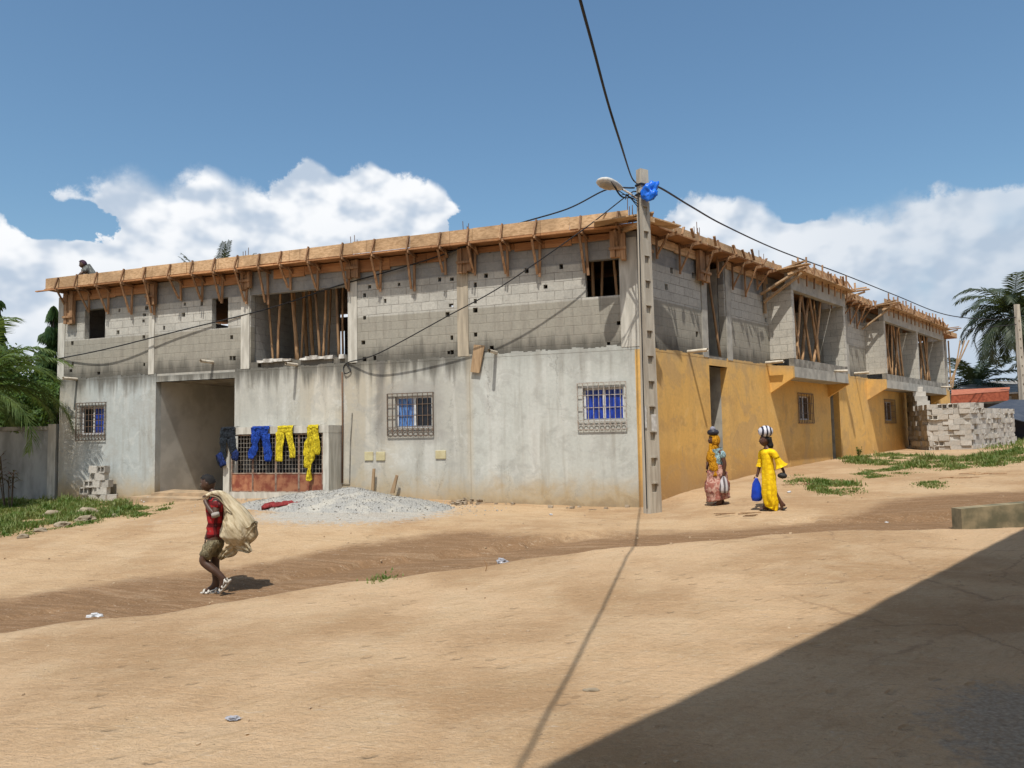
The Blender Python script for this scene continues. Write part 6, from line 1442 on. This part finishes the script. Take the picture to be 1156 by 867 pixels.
for v in bm.verts: v.co.x*=1.25; v.co.z*=.8; v.co+=v.co.normalized()*.012*noise.noise(v.co*16)
o=link('purse',bm,BLK,None,Matrix.Translation(W2.matrix_world@q(880.3,537,-.22)),True); tag(o,'small black purse in the near hand of the woman in yellow','purse')
# ---- worker on the roof -------------------------------------------------
xw,zw=A(103,300,-.15); rwp=FA@Vector((xw,.15,Z0+.03)); W3=empty('person',Matrix.Translation(rwp)@Matrix.Rotation(.3,4,'Z')); tag(W3,'worker crouching on the roof edge, only dark cap and grey shirt showing','person')
Vb={'pel':(Vector((.12,0,.26)),(.14,.13)),'che':(Vector((-.02,0,.50)),(.17,.15)),'uch':(Vector((-.10,0,.58)),(.14,.12)),'nec':(Vector((-.17,0,.63)),.05),'hb':(Vector((-.2,0,.66)),.05),
 'sL':(Vector((-.08,-.18,.56)),.06),'eL':(Vector((-.22,-.26,.38)),.045),'wL':(Vector((-.38,-.2,.25)),.03),'hL':(Vector((-.43,-.2,.2)),.035),
 'sR':(Vector((-.08,.18,.56)),.06),'eR':(Vector((-.22,.26,.38)),.045),'wR':(Vector((-.38,.2,.25)),.03),'hR':(Vector((-.43,.2,.2)),.035),
 'kL':(Vector((-.26,-.14,.38)),.07),'aL':(Vector((-.02,-.14,.07)),.045),'tL':(Vector((-.2,-.14,.03)),.03),'kR':(Vector((-.26,.14,.38)),.07),'aR':(Vector((-.02,.14,.07)),.045),'tR':(Vector((-.2,.14,.03)),.03)}
Eb=[('pel','che'),('che','uch'),('uch','nec'),('nec','hb'),('uch','sL'),('sL','eL'),('eL','wL'),('wL','hL'),('uch','sR'),('sR','eR'),('eR','wR'),('wR','hR'),('pel','kL'),('kL','aL'),('aL','tL'),('pel','kR'),('kR','aR'),('aR','tR')]
fingers(Vb,Eb,'a',(-.43,-.2,.2),(-.4,0,-1),(0,1,0)); fingers(Vb,Eb,'b',(-.43,.2,.2),(-.4,0,-1),(0,-1,0))
hm,Mh=head_mesh(Vector((-.22,0,.73)),1.,PI,.3); bo=link('body',merge([skin_body(Vb,Eb,'pel'),hm]),SKIN,W3,I4,True); eyes(bo,Mh); hair_cap(bo,Mh,simple('dark_cap',(.03,.015,.03),(.05,.02,.04),9,.8),1.15,'cap')
Vs={'p':(Vector((.12,0,.26)),(.17,.16)),'c':(Vector((-.02,0,.51)),(.19,.17)),'u':(Vector((-.09,0,.585)),(.16,.14)),'l':(Vector((-.08,-.19,.57)),.075),'l2':(Vector((-.17,-.24,.45)),.07),'r':(Vector((-.08,.19,.57)),.075),'r2':(Vector((-.17,.24,.45)),.07)}
link('shirt',skin_body(Vs,[('p','c'),('c','u'),('u','l'),('l','l2'),('u','r'),('r','r2')],'c'),check_mat('grey_shirt',(.22,.23,.20),(.08,.08,.08),(.4,.4,.36)),W3,I4,True)
